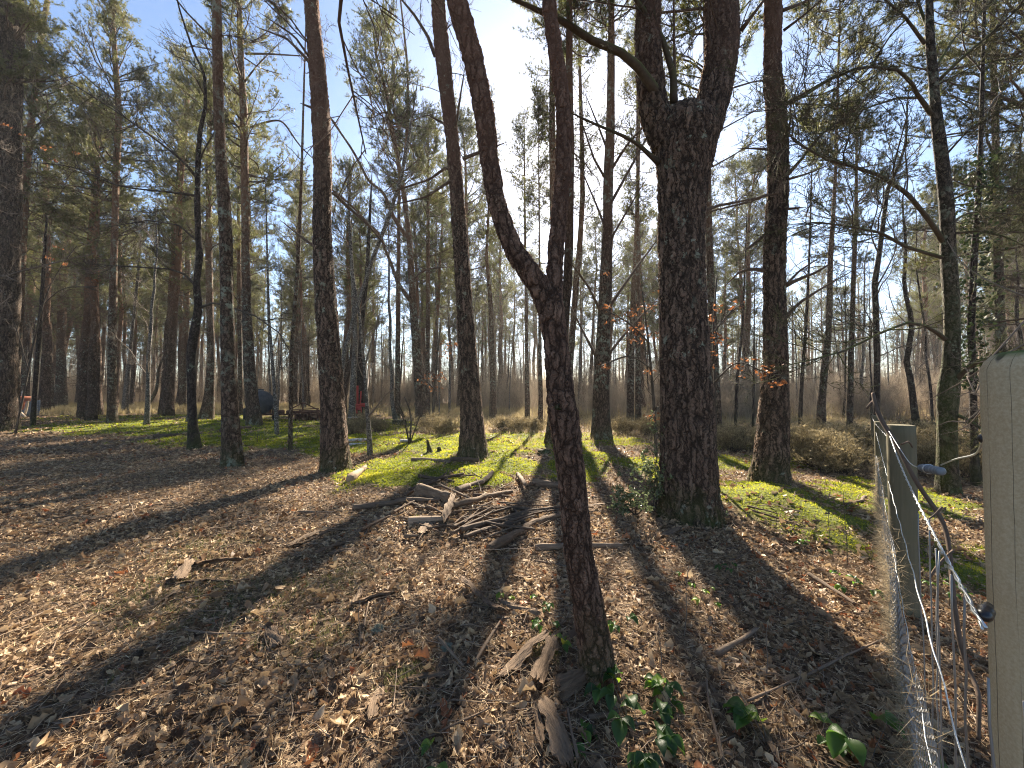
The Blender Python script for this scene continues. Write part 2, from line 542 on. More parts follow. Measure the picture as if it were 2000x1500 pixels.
m.principled(m.mix(m.noise(m.obj(), 40., 3), (.42, .44, .45), (.7, .72, .73)), .35, None, .5, Metallic=.85)
M['wire'] = m.m
m = Mat('dull_stay_wire')
m.principled((.26, .25, .24), .5, None, .4, Metallic=.5)
M['stay'] = m.m
m = Mat('grey_insulator_plastic')
m.principled(m.mix(m.noise(m.obj(), 50.), (.10, .12, .14), (.19, .21, .23)), .45, None, .4)
M['insul'] = m.m
m = Mat('black_insulator_plastic')
m.principled((.015, .013, .014), .35, None, .5)
M['black'] = m.m
m = Mat('straw')
m.leafy(m.ramp(m.tint(), [(0, (.16, .12, .075)), (1, (.42, .34, .22))]), .4, .6, .2)
M['straw'] = m.m
def weathered():
    m = Mat('weathered_post_wood')
    o = m.obj()
    gr = m.noise(m.n('Mapping', None, Vector=o, Scale=(45, 45, 2.)).outputs[0], 1., 5, .65)
    c = m.mix(gr, (.075, .062, .042), (.21, .18, .125))
    c = m.mix(m.math('MULTIPLY', m.noise(o, 6., 3), .6), c, (.12, .115, .06))
    m.principled(c, .9, m.bump(gr, .7, .006), .15)
    M['oldpost'] = m.m
weathered()
# machinery
def paint(name, a, b, rough=.5, sc_=6.):
    m = Mat(name)
    m.principled(m.mix(m.rng(m.noise(m.obj(), sc_, 5, .7), .42, .62), a, b), rough, None, .35)
    return m.m
M['red'] = paint('scuffed_red_paint', (.42, .035, .03), (.30, .05, .04))
M['orange'] = paint('faded_orange_paint', (.42, .11, .045), (.34, .15, .09))
M['rust'] = paint('rusted_steel', (.065, .035, .025), (.14, .065, .04), .85)
M['rubber'] = paint('dull_black_rubber', (.018, .018, .018), (.035, .033, .03), .8)
M['tank'] = paint('dark_grey_tank', (.05, .056, .062), (.075, .082, .09), .9)
M['bluegrey'] = paint('blue_grey_sheet', (.13, .16, .19), (.18, .21, .24), .55)
M['paleplank'] = paint('pale_sawn_wood', (.42, .33, .22), (.55, .45, .33), .8)
M['steel'] = paint('dull_pale_steel', (.4, .39, .37), (.28, .26, .24), .5)

# ground
m = Mat('forest_floor')
P_ = m.n('NewGeometry').outputs['Position']
v1 = m.n('TexVoronoi', {'feature': 'F1'}, Vector=P_, Scale=26.)
lc = m.ramp(m.sep(v1.outputs['Color']).outputs[0], [(0, (.075, .047, .03)), (.4, (.15, .10, .065)), (.75, (.25, .175, .115)), (1, (.34, .25, .17))])
n1 = m.noise(P_, 60., 5, .7)
lc = m.mix(n1, m.mix(.55, lc, (.05, .032, .022)), lc)
lc = m.mix(m.rng(m.noise(P_, 3., 3), .4, .65), lc, m.mix(n1, (.06, .038, .025), (.17, .11, .065)))
mc = m.mix(m.noise(P_, 45., 4), (.06, .08, .012), (.17, .19, .03))
c = m.mix(m.math('MULTIPLY', m.tint(), .9), lc, mc)
hgt = m.math('ADD', m.math('MULTIPLY', n1, .5), m.math('MULTIPLY', v1.outputs['Distance'], .6))
m.principled(c, .95, m.bump(hgt, .8, .03), .1)
M['ground'] = m.m

# ------------------------------------------------------------------ the ground
def axis(lo, hi, d0, gr, mid=0.):
    a = [mid]
    d = d0
    while a[-1] < hi: a.append(a[-1] + d); d *= gr
    b = [mid]
    d = d0
    while b[-1] > lo: b.append(b[-1] - d); d *= gr
    return np.array(sorted(set(b[1:] + a)))


def ground():
    xs = np.unique(np.concatenate([axis(-130, 130, .05, 1.0165)]))
    ys = np.unique(np.concatenate([axis(-45, 165, .04, 1.0125, 2.0)]))
    X, Y = np.meshgrid(xs, ys)
    mo = moss(X, Y) * sstep(70, 40, np.hypot(X, Y))
    Z = gh(X, Y) + mo * (.03 + .045 * sines(X, Y, 6, 41))
    nx, ny = len(xs), len(ys)
    idx = np.arange(nx * ny).reshape(ny, nx)
    q = np.stack([idx[:-1, :-1], idx[:-1, 1:], idx[1:, 1:], idx[1:, :-1]], -1).reshape(-1, 4)
    mb = MB()
    mb.add(np.stack([X, Y, Z], -1), q, 0, mo.ravel())
    tag(mb.build('ground', M['ground']), kind='structure')


ground()

# ------------------------------------------------------------------ trees: generators
def resample(P, Rr, step):
    P = np.asarray(P, float); Rr = np.asarray(Rr, float)
    L = np.concatenate([[0], np.cumsum(np.linalg.norm(np.diff(P, axis=0), axis=1))])
    n = max(4, int(L[-1] / step) + 1)
    s = np.linspace(0, L[-1], n)
    Q = np.stack([np.interp(s, L, P[:, i]) for i in range(3)], -1)
    q = np.interp(s, L, Rr)
    k = max(1, int(np.median(np.diff(L)) * .35 / (L[-1] / (n - 1))))
    if k > 1 and n > 2 * k + 2:
        ker = np.ones(2 * k + 1) / (2 * k + 1)
        def sm(a):
            pad = np.concatenate([2 * a[0] - a[1:k + 1][::-1], a, 2 * a[-1] - a[-k - 1:-1][::-1]])
            return np.convolve(pad, ker, 'valid')
        for _ in range(2):
            Q = np.stack([sm(Q[:, i]) for i in range(3)], -1)
            q = sm(q)
    return Q, np.maximum(q, .002)


def trunk_mesh(mb, rng, P, Rr, sides=16, step=.25, rough=.05, roots=0.0, mi=0):
    Q, q = resample(P, Rr, step)
    a = np.arange(sides) * 2 * PI / sides
    s = np.arange(len(Q)) * step
    ph = rng.uniform(0, 6.28, 6)
    lob = 1 + rough * (np.sin(2 * a[None] + .7 * s[:, None] + ph[0]) * .6 + np.sin(3 * a[None] - 1.3 * s[:, None] + ph[1]) * .5 + np.sin(5 * a[None] + 2.3 * s[:, None] + ph[2]) * .35
                       + np.sin(1.7 * s[:, None] + ph[4]) * .5 + np.sin(4.9 * s[:, None] + ph[5]) * .3)
    if roots:
        hz = Q[:, 2] - Q[0, 2]
        fl = np.exp(-np.maximum(hz - .1, 0) / .22)[:, None]
        lob = lob + roots * fl * (.5 + .5 * np.sin(5 * a[None] + ph[3]) + .35 * np.sin(3 * a[None] + ph[0]))
    tubes(mb, Q[None], q[None], sides, mi, .5, True, lob[None])


def interp_path(P, Rr, z):
    """point, radius on a trunk path at height z (arrays)"""
    zz = P[:, 2]
    return np.stack([np.interp(z, zz, P[:, 0]), np.interp(z, zz, P[:, 1]), z], -1), np.interp(z, zz, Rr)


def pine_crown(rng, P, Rr, h0, H, Lmax, nl=46, fine=True, dead=10, dead_from=.3, dens=1.0, lean=None, droop=0., mb=None):
    """branches (slot 0) and needle tufts (slot 1) round a trunk path"""
    mb = mb or MB()
    u = np.sort(rng.uniform(0, 1, nl)) ** .9
    z = h0 + (H - h0) * u
    S, rr = interp_path(P, Rr, z)
    az = rng.uniform(0, 2 * PI, nl)
    if lean is not None:
        az = np.where(rng.uniform(0, 1, nl) < .6, lean + rng.normal(0, .8, nl), az)
    el = R(1) * (rng.normal(8, 12, nl) + 45 * u ** 2) - droop
    D = np.stack([np.cos(az) * np.cos(el), np.sin(az) * np.cos(el), np.sin(el)], -1)
    prof = np.sin(np.clip(.22 + .78 * (1 - u), 0, 1) * PI * .62) * (1 - .35 * (1 - u))
    L = Lmax * prof * rng.uniform(.55, 1.2, nl)
    N1 = 8 if fine else 5
    P1 = grow(rng, S, D, L, N1, .07 - droop * .25, .13)
    R1 = taper(np.minimum(.006 + .012 * L, rr * .7 + .004), N1, .3)
    tubes(mb, P1, R1, 5 if fine else 3, 0, .5, False)
    m2 = 9 if fine else 5
    S2, D2, u2 = spawn(rng, P1, m2, .28, 1., 48, .45, .12 - droop * .3)
    L2 = np.repeat(L, m2) * rng.uniform(.18, .42, len(u2)) * (1.15 - .5 * u2) + .12
    P2 = grow(rng, S2, D2, L2, 5 if fine else 3, .10 - droop * .25, .14)
    tubes(mb, P2, taper(np.full(len(P2), .007 if fine else .012), P2.shape[1], .45), 3, 0, .5, False)
    if fine:
        S3, D3, u3 = spawn(rng, P2, 5, .2, 1., 42, .6, .15)
        P3 = grow(rng, S3, D3, rng.uniform(.16, .40, len(u3)), 4, .12, .1)
        tubes(mb, P3, taper(np.full(len(P3), .0035), 4, .6), 3, 0, .5, False)
        tw = np.concatenate([np.stack([P3[:, i] for i in (1, 2, 3)], 1).reshape(-1, 3), P2[:, -1], P2[:, -2]])
        td = np.concatenate([np.repeat(unit(P3[:, -1] - P3[:, -2]), 3, 0), np.repeat(unit(P2[:, -1] - P2[:, -2]), 2, 0).reshape(len(P2), 2, 3).transpose(1, 0, 2).reshape(-1, 3)])
        keep = rng.uniform(0, 1, len(tw)) < dens
        tw, td = tw[keep], td[keep]
        clump = .5 + .5 * np.sin(tw[:, 0] * 2.1 + tw[:, 2] * 1.7 + rng.uniform(0, 6)) * np.sin(tw[:, 1] * 2.3 + 1)
        blades(mb, rng, tw, td, 20, .10, .0095, .75, 1, np.clip(.55 * clump + rng.uniform(0, .45, len(tw)), 0, 1), .15)
    else:
        tw = np.concatenate([P2[:, -1], P2[:, -2], P2[:, -1] + rng.normal(0, .14, (len(P2), 3))])
        td = np.tile(unit(P2[:, -1] - P2[:, -2]), (3, 1))
        keep = rng.uniform(0, 1, len(tw)) < dens
        blades(mb, rng, tw[keep], td[keep], 9, .24, .03, .8, 1, None, .15)
    if dead:
        zd = rng.uniform(dead_from * H, h0 + .12 * (H - h0), dead)
        S, rr = interp_path(P, Rr, zd)
        az = rng.uniform(0, 2 * PI, dead)
        el = rng.normal(.12, .25, dead)
        D = np.stack([np.cos(az) * np.cos(el), np.sin(az) * np.cos(el), np.sin(el)], -1)
        L = rng.uniform(.5, 2.2, dead) * np.where(rng.uniform(0, 1, dead) < .35, .3, 1)
        P1 = grow(rng, S, D, L, 8, -.045, .16)
        tubes(mb, P1, taper(.005 + .0075 * L, 8, .3), 5 if fine else 3, 0, .5, False)
        if fine:
            S2, D2, u2 = spawn(rng, P1, 8, .2, 1., 45, .6)
            P2 = grow(rng, S2, D2, np.repeat(L, 8) * rng.uniform(.15, .4, len(u2)), 5, -.04, .16)
            tubes(mb, P2, taper(np.full(len(P2), .006), 5, .5), 3, 0, .5, False)
            S3, D3, u3 = spawn(rng, P2, 4, .2, 1., 40, .7)
            P3 = grow(rng, S3, D3, rng.uniform(.1, .35, len(u3)), 3, -.03, .15)
            tubes(mb, P3, taper(np.full(len(P3), .0045), 3, .6), 3, 0, .5, False)
    return mb


def twig_system(mb, rng, P, Rr, m1, f1, m2, f2, m3, f3, a=.3, ang=45, up=.12, bend=.05, rmin=.0034, flat=1., k=4, wig=.16):
    """three further orders of bare twigs on the branches P"""
    B = len(P)
    Ls = np.linalg.norm(np.diff(P, axis=1), axis=2).sum(1)
    S, D, u = spawn(rng, P, m1, a, 1., ang, flat, up)
    L1 = np.repeat(Ls, m1) * f1 * rng.uniform(.5, 1.2, len(u)) * (1.25 - .7 * u)
    P1 = grow(rng, S, D, L1, 7, bend, wig)
    r1 = np.clip(rad_at(Rr, u, m1) * .55, rmin * 1.6, .0065 * L1 + .004)
    R1 = taper(r1, 7, .35)
    tubes(mb, P1, R1, k, 0, .5, False)
    if not m2: return
    S, D, u = spawn(rng, P1, m2, .2, 1., ang, flat, up)
    L2 = np.repeat(L1, m2) * f2 * rng.uniform(.5, 1.2, len(u)) * (1.2 - .6 * u)
    P2 = grow(rng, S, D, L2, 5, bend, wig)
    r2 = np.clip(rad_at(R1, u, m2) * .6, rmin * 1.2, .0065 * L2 + .003)
    R2 = taper(r2, 5, .4)
    tubes(mb, P2, R2, 3, 0, .5, False)
    if not m3: return P2
    S, D, u = spawn(rng, P2, m3, .2, 1., ang, flat, up)
    L3 = np.repeat(L2, m3) * f3 * rng.uniform(.5, 1.2, len(u))
    P3 = grow(rng, S, D, L3, 4, bend, wig)
    tubes(mb, P3, taper(np.full(len(P3), rmin), 4, .5), 3, 0, .5, False)
    return P3


def straight_path(rng, H, r0, N=14, wob=.12, lean=.03, rt=.25):
    z = np.linspace(-.15, H, N)
    a = rng.uniform(0, 2 * PI)
    x = np.cumsum(rng.normal(0, wob, N)) * .6 + np.cos(a) * lean * z
    y = np.cumsum(rng.normal(0, wob, N)) * .6 + np.sin(a) * lean * z
    x -= np.interp(0, z, x); y -= np.interp(0, z, y)
    r = r0 * (1 - (1 - rt) * (np.maximum(z, 0) / H) ** 1.15) * (1 + .35 * np.exp(-np.maximum(z, 0) / .35))
    return np.stack([x, y, z], -1), r


# ------------------------------------------------------------------ trees: the ones one can point at
TRACED = []


def px_path(pts, Y, Y1=None):
    n = len(pts)
    Q, q = [], []
    for i, (px, py, wd) in enumerate(pts):
        yy = Y if Y1 is None else Y + (Y1 - Y) * i / (n - 1)
        p = at(px, py, yy)
        Q.append(p)
        q.append(wd * yy * math.cos(math.atan((px - 1000) / F)) / (2 * F))
    return np.array(Q), np.array(q)


def full_path(pts, H, rtop=.05, Y=None):
    """trunk path from traced points, carried on to height H above the frame"""
    b = gp(pts[0][0], pts[0][1])
    Y = Y or b[1]
    Q, q = px_path(pts, Y)
    Q = Q - b; Q[0, 2] = 0
    foot = Q[0] + np.array([0, 0, -.2]) + (Q[0] - Q[1]) * .02
    Q = np.vstack([foot, Q]); q = np.concatenate([[q[0] * 1.05], q])
    if Q[-1, 2] < H:
        d = unit(Q[-1] - Q[-3]) * .6 + np.array([0, 0, .4])
        d = d / d[2]
        n = 6
        ext = np.array([Q[-1] + d * (H - Q[-1, 2]) * t for t in np.linspace(0, 1, n + 1)[1:]])
        er = q[-1] + (min(rtop, q[-1] * .4) - q[-1]) * np.linspace(0, 1, n + 1)[1:]
        Q = np.vstack([Q, ext]); q = np.concatenate([q, er])
    return b, Q, q, Y


def shades(x, y, h, x0=-4.6, x1=5.5):
    k = h / math.tan(SUN_EL)
    return x0 < x - k * math.sin(SUN_AZ) < x1 and -1 < y - k * math.cos(SUN_AZ) < 11


def pine(label, pts, H=19, h0=9., L=3.4, mat='bark', group=None, sides=14, step=.3, roots=.18, seed=0, nl=58, dead=12, limbs=(), dens=1., name='pine_tree', cat='tree', dead_from=.3, rough=.04, fine=True, lean=None, droop=0.):
    dens = dens * .82
    rng = np.random.default_rng(1000 + seed)
    b, Q, q, Y = full_path(pts, H)
    t = thing(name, label, cat, b, group)
    mb = MB(); trunk_mesh(mb, rng, Q, q, sides, step, rough, roots)
    mb.build('trunk', M[mat], t)
    for lp in limbs: limb(t, rng, lp, Y, b)
    if any(shades(b[0], b[1], h) for h in (9, 12, 15, 18)): dens, L, dead = dens * .22, L * .65, dead // 2   # thin crowns between the sun and the glade
    if nl:
        pine_crown(rng, Q, q, h0, H, L, nl, fine, dead, dead_from, dens, lean, droop).build('crown', [M['branch'], M['needle']], t)
    TRACED.append((b[0], b[1]))
    return t, b, Q, q, Y


def limb(t, rng, lp, Y, b, name='limb'):
    """lp: (pts, material, depth change, sides[, twigs])"""
    pts, mat, dY, sides = lp[:4]
    Q, q = px_path(pts, Y, Y + dY)
    q = q * np.linspace(.92, .6, len(q))
    Q = np.vstack([Q, Q[-1] + (Q[-1] - Q[-2]) * .5]); q = np.append(q, q[-1] * .3)
    mb = MB(); trunk_mesh(mb, rng, Q - b, q, sides, .12 if Y > 3 else .03, .06)
    if len(lp) > 4 and lp[4]:
        P, r = resample(Q - b, q, .15)
        ii = np.linspace(0, len(P) - 1, 12).astype(int)
        twig_system(mb, rng, P[ii][None], r[ii][None], *lp[4])
    return mb.build(name, M[mat], t)


TW = (9, .35, 5, .5, 4, .5)

# forked young pine in front
def forked_pine():
    rng = np.random.default_rng(5)
    pts = [(1170, 1332, 84), (1168, 1310, 72), (1158, 1240, 66), (1143, 1150, 60), (1128, 1080, 57), (1121, 975, 54), (1112, 900, 55), (1105, 840, 60), (1097, 790, 60), (1093, 755, 55), (1087, 675, 49), (1078, 610, 55), (1068, 572, 56)]
    b = gp(1170, 1332)
    Y = b[1]
    Q, q = px_path(pts, Y)
    Q = Q - b
    Q = np.vstack([Q[0] + [0.012, 0, -.15], Q]); q = np.concatenate([[q[0] * 1.1], q])
    t = thing('pine_tree', 'slim forked pine in front, dividing into two stems at mid height', 'tree', b)
    mb = MB(); trunk_mesh(mb, rng, Q, q, 72, .008, .035, .12)
    mb.build('trunk', M['bark_near'], t)
    H = 8.5
    for k, lp in enumerate(([(1072, 592, 44), (1060, 570, 46), (1038, 537, 44), (1004, 492, 40), (976, 420, 38), (961, 350, 38), (952, 280, 40), (944, 210, 41), (930, 140, 41), (912, 70, 43), (891, 0, 42), (868, -80, 40)],
                            [(1079, 600, 40), (1082, 560, 38), (1085, 500, 32), (1091, 420, 33), (1100, 350, 33), (1101, 280, 32), (1101, 210, 31), (1092, 140, 30), (1086, 100, 30), (1077, 50, 30), (1072, 0, 28), (1066, -80, 27)])):
        Q2, q2 = px_path(lp, Y, Y + (.12 if k else -.05))
        Q2 = Q2 - b
        d = unit(Q2[-1] - Q2[-3]); d = d / d[2]
        e = np.array([Q2[-1] + d * (H - Q2[-1, 2]) * s_ for s_ in (.2, .4, .6, .8, 1.)])
        Q2 = np.vstack([Q2, e]); q2 = np.concatenate([q2, np.linspace(q2[-1] * .9, .012, 5)])
        mb = MB(); trunk_mesh(mb, rng, Q2, q2, 56, .01, .04)
        mb.build('stem', M['bark_near'], t)
        pine_crown(rng, Q2, q2, 5.0, H, 1.6, 22, True, 5, .5).build('crown', [M['branch'], M['needle']], t)
    # healed knot
    mb = MB()
    a = np.linspace(0, 2 * PI, 17)[:-1]
    kp = at(1094, 795, Y - .062) - b
    V = [kp + [0, -.012, 0]]
    for rr_, dz in ((.012, -.013), (.022, -.002), (.034, .012)):
        V += [kp + [math.cos(x) * rr_, dz, math.sin(x) * rr_ * 1.15] for x in a]
    n = 16
    Fq = [[1 + r_ * n + i, 1 + r_ * n + (i + 1) % n, 1 + (r_ + 1) * n + (i + 1) % n, 1 + (r_ + 1) * n + i] for r_ in range(2) for i in range(n)]
    mb.add(np.array(V), np.array(Fq)); mb.f.append((np.array([[0, 1 + i, 1 + (i + 1) % n] for i in range(n)]), 0))
    mb.build('knot', M['oak'], t)
    TRACED.append((b[0], b[1]))


forked_pine()

# the massive two-limbed pine
def big_pine():
    rng = np.random.default_rng(6)
    pts = [(1349, 1008, 128), (1347, 975, 118), (1344, 920, 112), (1340, 780, 106), (1334, 640, 100), (1331, 500, 96), (1331, 420, 97), (1335, 340, 108), (1339, 285, 126), (1339, 250, 136), (1339, 228, 112), (1339, 214, 70)]
    b = gp(1349, 1008)
    Y = b[1]
    Q, q = px_path(pts, Y); Q = Q - b
    Q = np.vstack([Q[0] + [0, 0, -.2], Q]); q = np.concatenate([[q[0]], q])
    t = thing('pine_tree', 'massive deeply fissured pine dividing into two heavy limbs', 'tree', b)
    mb = MB(); trunk_mesh(mb, rng, Q, q, 96, .02, .03, .16)
    mb.build('trunk', M['bark_big'], t)
    for k, lp in enumerate(([(1300, 285, 60), (1285, 240, 62), (1272, 200, 58), (1268, 140, 57), (1265, 100, 57), (1266, 0, 52), (1262, -90, 50)],
                            [(1360, 300, 66), (1378, 245, 72), (1392, 195, 72), (1405, 140, 68), (1412, 70, 70), (1408, 0, 68), (1404, -90, 64)])):
        Q2, q2 = px_path(lp, Y, Y + (.15 if k else -.1)); Q2 = Q2 - b
        d = unit(Q2[-1] - Q2[-2]); d = d / d[2]
        H = 15
        e = np.array([Q2[-1] + d * (H - Q2[-1, 2]) * s_ for s_ in (.25, .5, .75, 1.)])
        Q2 = np.vstack([Q2, e]); q2 = np.concatenate([q2, np.linspace(q2[-1] * .85, .04, 4)])
        mb = MB(); trunk_mesh(mb, rng, Q2, q2, 64, .03, .04)
        mb.build('limb', M['bark_big'], t)
        pine_crown(rng, Q2, q2, 6.9, H, 3.0, 34, True, 7, .42).build('crown', [M['branch'], M['needle']], t)
    tw = (7, .22, 4, .5, 3, .5)
    for lp in (([(1300, 216, 26), (1286, 190, 25), (1273, 168, 23), (1245, 130, 22), (1210, 101, 20), (1157, 80, 19), (1105, 45, 18), (1052, 21, 15), (1017, 5, 12), (975, -14, 10)], 'mossbranch', -.9, 12, tw),
               ([(1288, 320, 14), (1268, 302, 11), (1245, 280, 10), (1210, 262, 9), (1168, 245, 8), (1129, 227, 6)], 'mossbranch', -.5, 8, tw),
               ([(1316, 200, 20), (1315, 147, 17), (1294, 77, 15), (1266, 31, 14), (1238, -5, 13), (1200, -60, 11)], 'mossbranch', -.3, 10, tw),
               ([(1318, 160, 8), (1317, 80, 6), (1316, 0, 5), (1318, -60, 4)], 'branch', -.2, 6, tw),
               ([(1447, 60, 12), (1462, 40, 10), (1485, 10, 9), (1510, -25, 8)], 'branch', -.2, 6, tw),
               ([(1378, 412, 9), (1400, 402, 8), (1440, 395, 7), (1500, 382, 6)], 'branch', .5, 6, tw),
               ([(1384, 200, 8), (1420, 175, 6), (1470, 160, 5), (1530, 150, 4)], 'branch', .6, 6, tw)):
        limb(t, rng, lp, Y, b, 'branch')
    TRACED.append((b[0], b[1]))


big_pine()

bt = (6, .3, 4, .5, 3, .5)
pine('stout grey-brown pine with snapped side branches, right of the massive pine',
     [(1501, 947, 84), (1507, 885, 70), (1512, 800, 62), (1515, 700, 54), (1513, 600, 50), (1512, 520, 47), (1515, 440, 47), (1520, 350, 45), (1519, 280, 46), (1515, 205, 43), (1508, 140, 39), (1510, 80, 37), (1510, 0, 37)],
     20, 10.5, 2.8, 'bark_big', sides=72, step=.03, seed=1, dead=5, dead_from=.45,
     limbs=[([(1534, 203, 11), (1560, 190, 9), (1600, 165, 8), (1640, 143, 6)], 'branch', -.6, 8, bt),
            ([(1535, 345, 10), (1560, 318, 8), (1600, 265, 7), (1645, 232, 4)], 'branch', -.4, 8, bt),
            ([(1530, 560, 13), (1560, 545, 11), (1600, 530, 9), (1620, 515, 6)], 'branch', -.3, 8, bt),
            ([(1530, 625, 11), (1560, 592, 9), (1610, 560, 7), (1660, 532, 4)], 'branch', -.4, 8, bt),
            ([(1532, 560, 8), (1560, 530, 7), (1590, 510, 5)], 'branch', .3, 8, bt),
            ([(1495, 530, 10), (1470, 524, 9), (1445, 530, 7), (1425, 550, 4)], 'branch', .3, 8, bt),
            ([(1492, 460, 9), (1470, 478, 8), (1458, 486, 7)], 'branch', -.1, 8, 0),
            ([(1498, 292, 7), (1475, 290, 6), (1452, 290, 5)], 'branch', -.1, 8, 0),
            ([(1500, 380, 8), (1460, 395, 7), (1400, 410, 5)], 'branch', -.5, 8, bt),
            ([(1540, 350, 7), (1575, 340, 6), (1605, 328, 6)], 'branch', .1, 8, 0),
            ([(1540, 408, 8), (1560, 406, 7)], 'branch', -.1, 8, 0),
            ([(1530, 20, 10), (1570, 5, 8), (1610, -15, 6)], 'branch', .3, 8, bt),
            ([(1530, 60, 8), (1570, 30, 7), (1610, -5, 5)], 'branch', -.4, 8, bt),
            ([(1538, 260, 9), (1541, 250, 7), (1545, 230, 5)], 'branch', -.2, 8, 0)])
pine('thick leaning pine with green lichen and moss at its foot, left of the mossy clearing',
     [(656, 920, 66), (655, 895, 58), (651, 800, 53), (642, 660, 45), (632, 540, 43), (628, 440, 38), (632, 330, 37), (627, 240, 37), (621, 140, 36), (613, 70, 33), (607, 0, 31)],
     20, 10.5, 2.7, 'bark_big', sides=64, step=.03, seed=2, dead=7, dead_from=.42,
     limbs=[([(612, 130, 9), (590, 105, 8), (560, 75, 7), (520, 60, 5)], 'branch', .4, 8, bt), ([(612, 212, 7), (598, 206, 6), (590, 203, 5)], 'branch', 0, 8, 0),
            ([(650, 375, 9), (680, 405, 8), (720, 440, 7), (745, 470, 5)], 'branch', .8, 8, bt), ([(610, 120, 6), (575, 70, 6), (530, 40, 4)], 'branch', -.6, 8, bt),
            ([(612, 480, 8), (585, 460, 6), (560, 440, 5)], 'branch', .2, 8, bt)])
pine('slim pine with pale grey lichen patches, third trunk left of the mossy clearing',
     [(456, 910, 50), (453, 875, 40), (448, 760, 33), (444, 640, 29), (442, 520, 28), (440, 420, 27), (432, 320, 24), (427, 220, 22), (425, 120, 21), (423, 0, 19)],
     18, 10, 2.2, 'bark', sides=40, step=.05, seed=3, dead=6, dead_from=.45)
pine('straight pine with mossy foot at the back of the bright moss',
     [(926, 891, 62), (924, 865, 52), (918, 770, 39), (911, 650, 33), (903, 530, 32), (897, 440, 30), (890, 350, 28), (881, 250, 28), (868, 140, 31), (860, 60, 29), (855, 0, 28)],
     20, 11, 2.6, 'bark_big', sides=56, step=.04, seed=4, dead=6, dead_from=.42,
     limbs=[([(884, 265, 8), (892, 235, 7), (898, 195, 6), (905, 150, 4)], 'branch', -.5, 8, 0), ([(893, 335, 8), (870, 328, 7), (840, 350, 6), (780, 370, 5)], 'branch', .4, 8, bt),
            ([(850, 110, 9), (835, 70, 8), (810, 30, 8), (785, 0, 6)], 'branch', -.4, 8, bt), ([(905, 310, 9), (930, 300, 8), (970, 285, 6)], 'branch', .3, 8, bt),
            ([(892, 345, 8), (870, 360, 7), (832, 385, 6), (790, 395, 5)], 'branch', -.4, 8, bt), ([(882, 250, 7), (855, 235, 6), (842, 228, 5)], 'branch', 0, 8, 0)])
pine('far straight pine with rising side limbs, behind the right side of the forked pine',
     [(1175, 860, 46), (1174, 835, 36), (1173, 780, 31), (1177, 700, 29), (1180, 610, 26), (1184, 525, 24), (1187, 440, 20), (1188, 350, 20), (1191, 280, 19), (1193, 200, 16), (1194, 100, 14), (1194, 0, 12)],
     22, 13, 3.0, 'bark', sides=32, step=.1, seed=5, dead=5,
     limbs=[([(1191, 400, 7), (1225, 340, 6), (1262, 270, 6), (1300, 210, 4)], 'branch', .8, 6, bt), ([(1195, 330, 7), (1225, 280, 6), (1270, 235, 5)], 'branch', -1, 6, bt),
            ([(1180, 345, 7), (1160, 310, 6), (1140, 250, 5)], 'branch', -.5, 6, bt), ([(1178, 620, 7), (1150, 560, 6), (1120, 520, 5)], 'branch', -1.0, 6, bt),
            ([(1190, 600, 8), (1230, 540, 7), (1275, 480, 5)], 'branch', 1, 6, bt), ([(1190, 690, 7), (1230, 640, 6), (1270, 600, 4)], 'branch', .5, 6, bt),
            ([(1186, 480, 6), (1220, 420, 5), (1250, 370, 4)], 'branch', -.6, 6, bt), ([(1166, 700, 7), (1140, 650, 6), (1120, 610, 5)], 'branch', .5, 6, bt),
            ([(1189, 300, 6), (1170, 250, 5), (1150, 200, 4)], 'branch', .5, 6, bt), ([(1180, 440, 6), (1165, 400, 5), (1135, 330, 4)], 'branch', .8, 6, bt)])
pine('slender pine half hidden behind the forked pine, base left of it', [(1078, 868, 30), (1084, 800, 24), (1098, 660, 20), (1108, 560, 18), (1112, 470, 17), (1114, 300, 15), (1112, 130, 14), (1112, 0, 13)], 21, 11.5, 2.4, 'bark', seed=6, dead=8)
pine('thin reddish pine stem close behind the right fork of the forked pine', [(1100, 838, 18), (1092, 700, 15), (1084, 520, 14), (1080, 400, 13), (1079, 300, 13), (1078, 170, 11), (1076, 60, 8)], 21, 11, 2.2, 'bark', seed=7, dead=8)
pine('thin leaning pine stem appearing between forked pine and far straight pine', [(1108, 828, 15), (1113, 720, 13), (1120, 622, 12), (1126, 545, 12), (1131, 500, 11), (1138, 385, 10), (1137, 315, 9), (1135, 224, 8), (1132, 120, 6)], 20, 10, 3.0, 'bark', seed=8, dead=8)
pine('big trunk cut by the left edge of the photo, nearest on that side',
     [(-4, 842, 92), (0, 815, 76), (5, 700, 66), (10, 560, 66), (13, 400, 64), (14, 250, 64), (16, 120, 66), (18, 0, 66)], 20, 11, 2.8, 'bark_dark', sides=56, step=.05, seed=9, dead=10, dead_from=.3)
pine('reddish leaning pine beside the big trunk at the left edge', [(25, 824, 28), (29, 760, 22), (36, 620, 20), (43, 480, 19), (51, 350, 17), (56, 280, 16), (68, 175, 14), (79, 70, 13), (93, 0, 11)], 19, 9.5, 3.3, 'bark', seed=10, dead=12)
pine('grey-brown pine behind the leaning reddish pine, far left', [(46, 800, 24), (50, 700, 21), (55, 610, 19), (66, 520, 17), (80, 420, 13), (90, 330, 11), (92, 240, 10)], 19, 8.5, 3.3, 'bark', seed=11, dead=14)
pine('rough-barked pine left of a thicker twin, far left beyond the path', [(97, 803, 22), (95, 700, 17), (92, 600, 15), (90, 500, 13), (91, 400, 11), (94, 280, 9)], 19, 8, 3.3, 'bark', seed=12, dead=16)
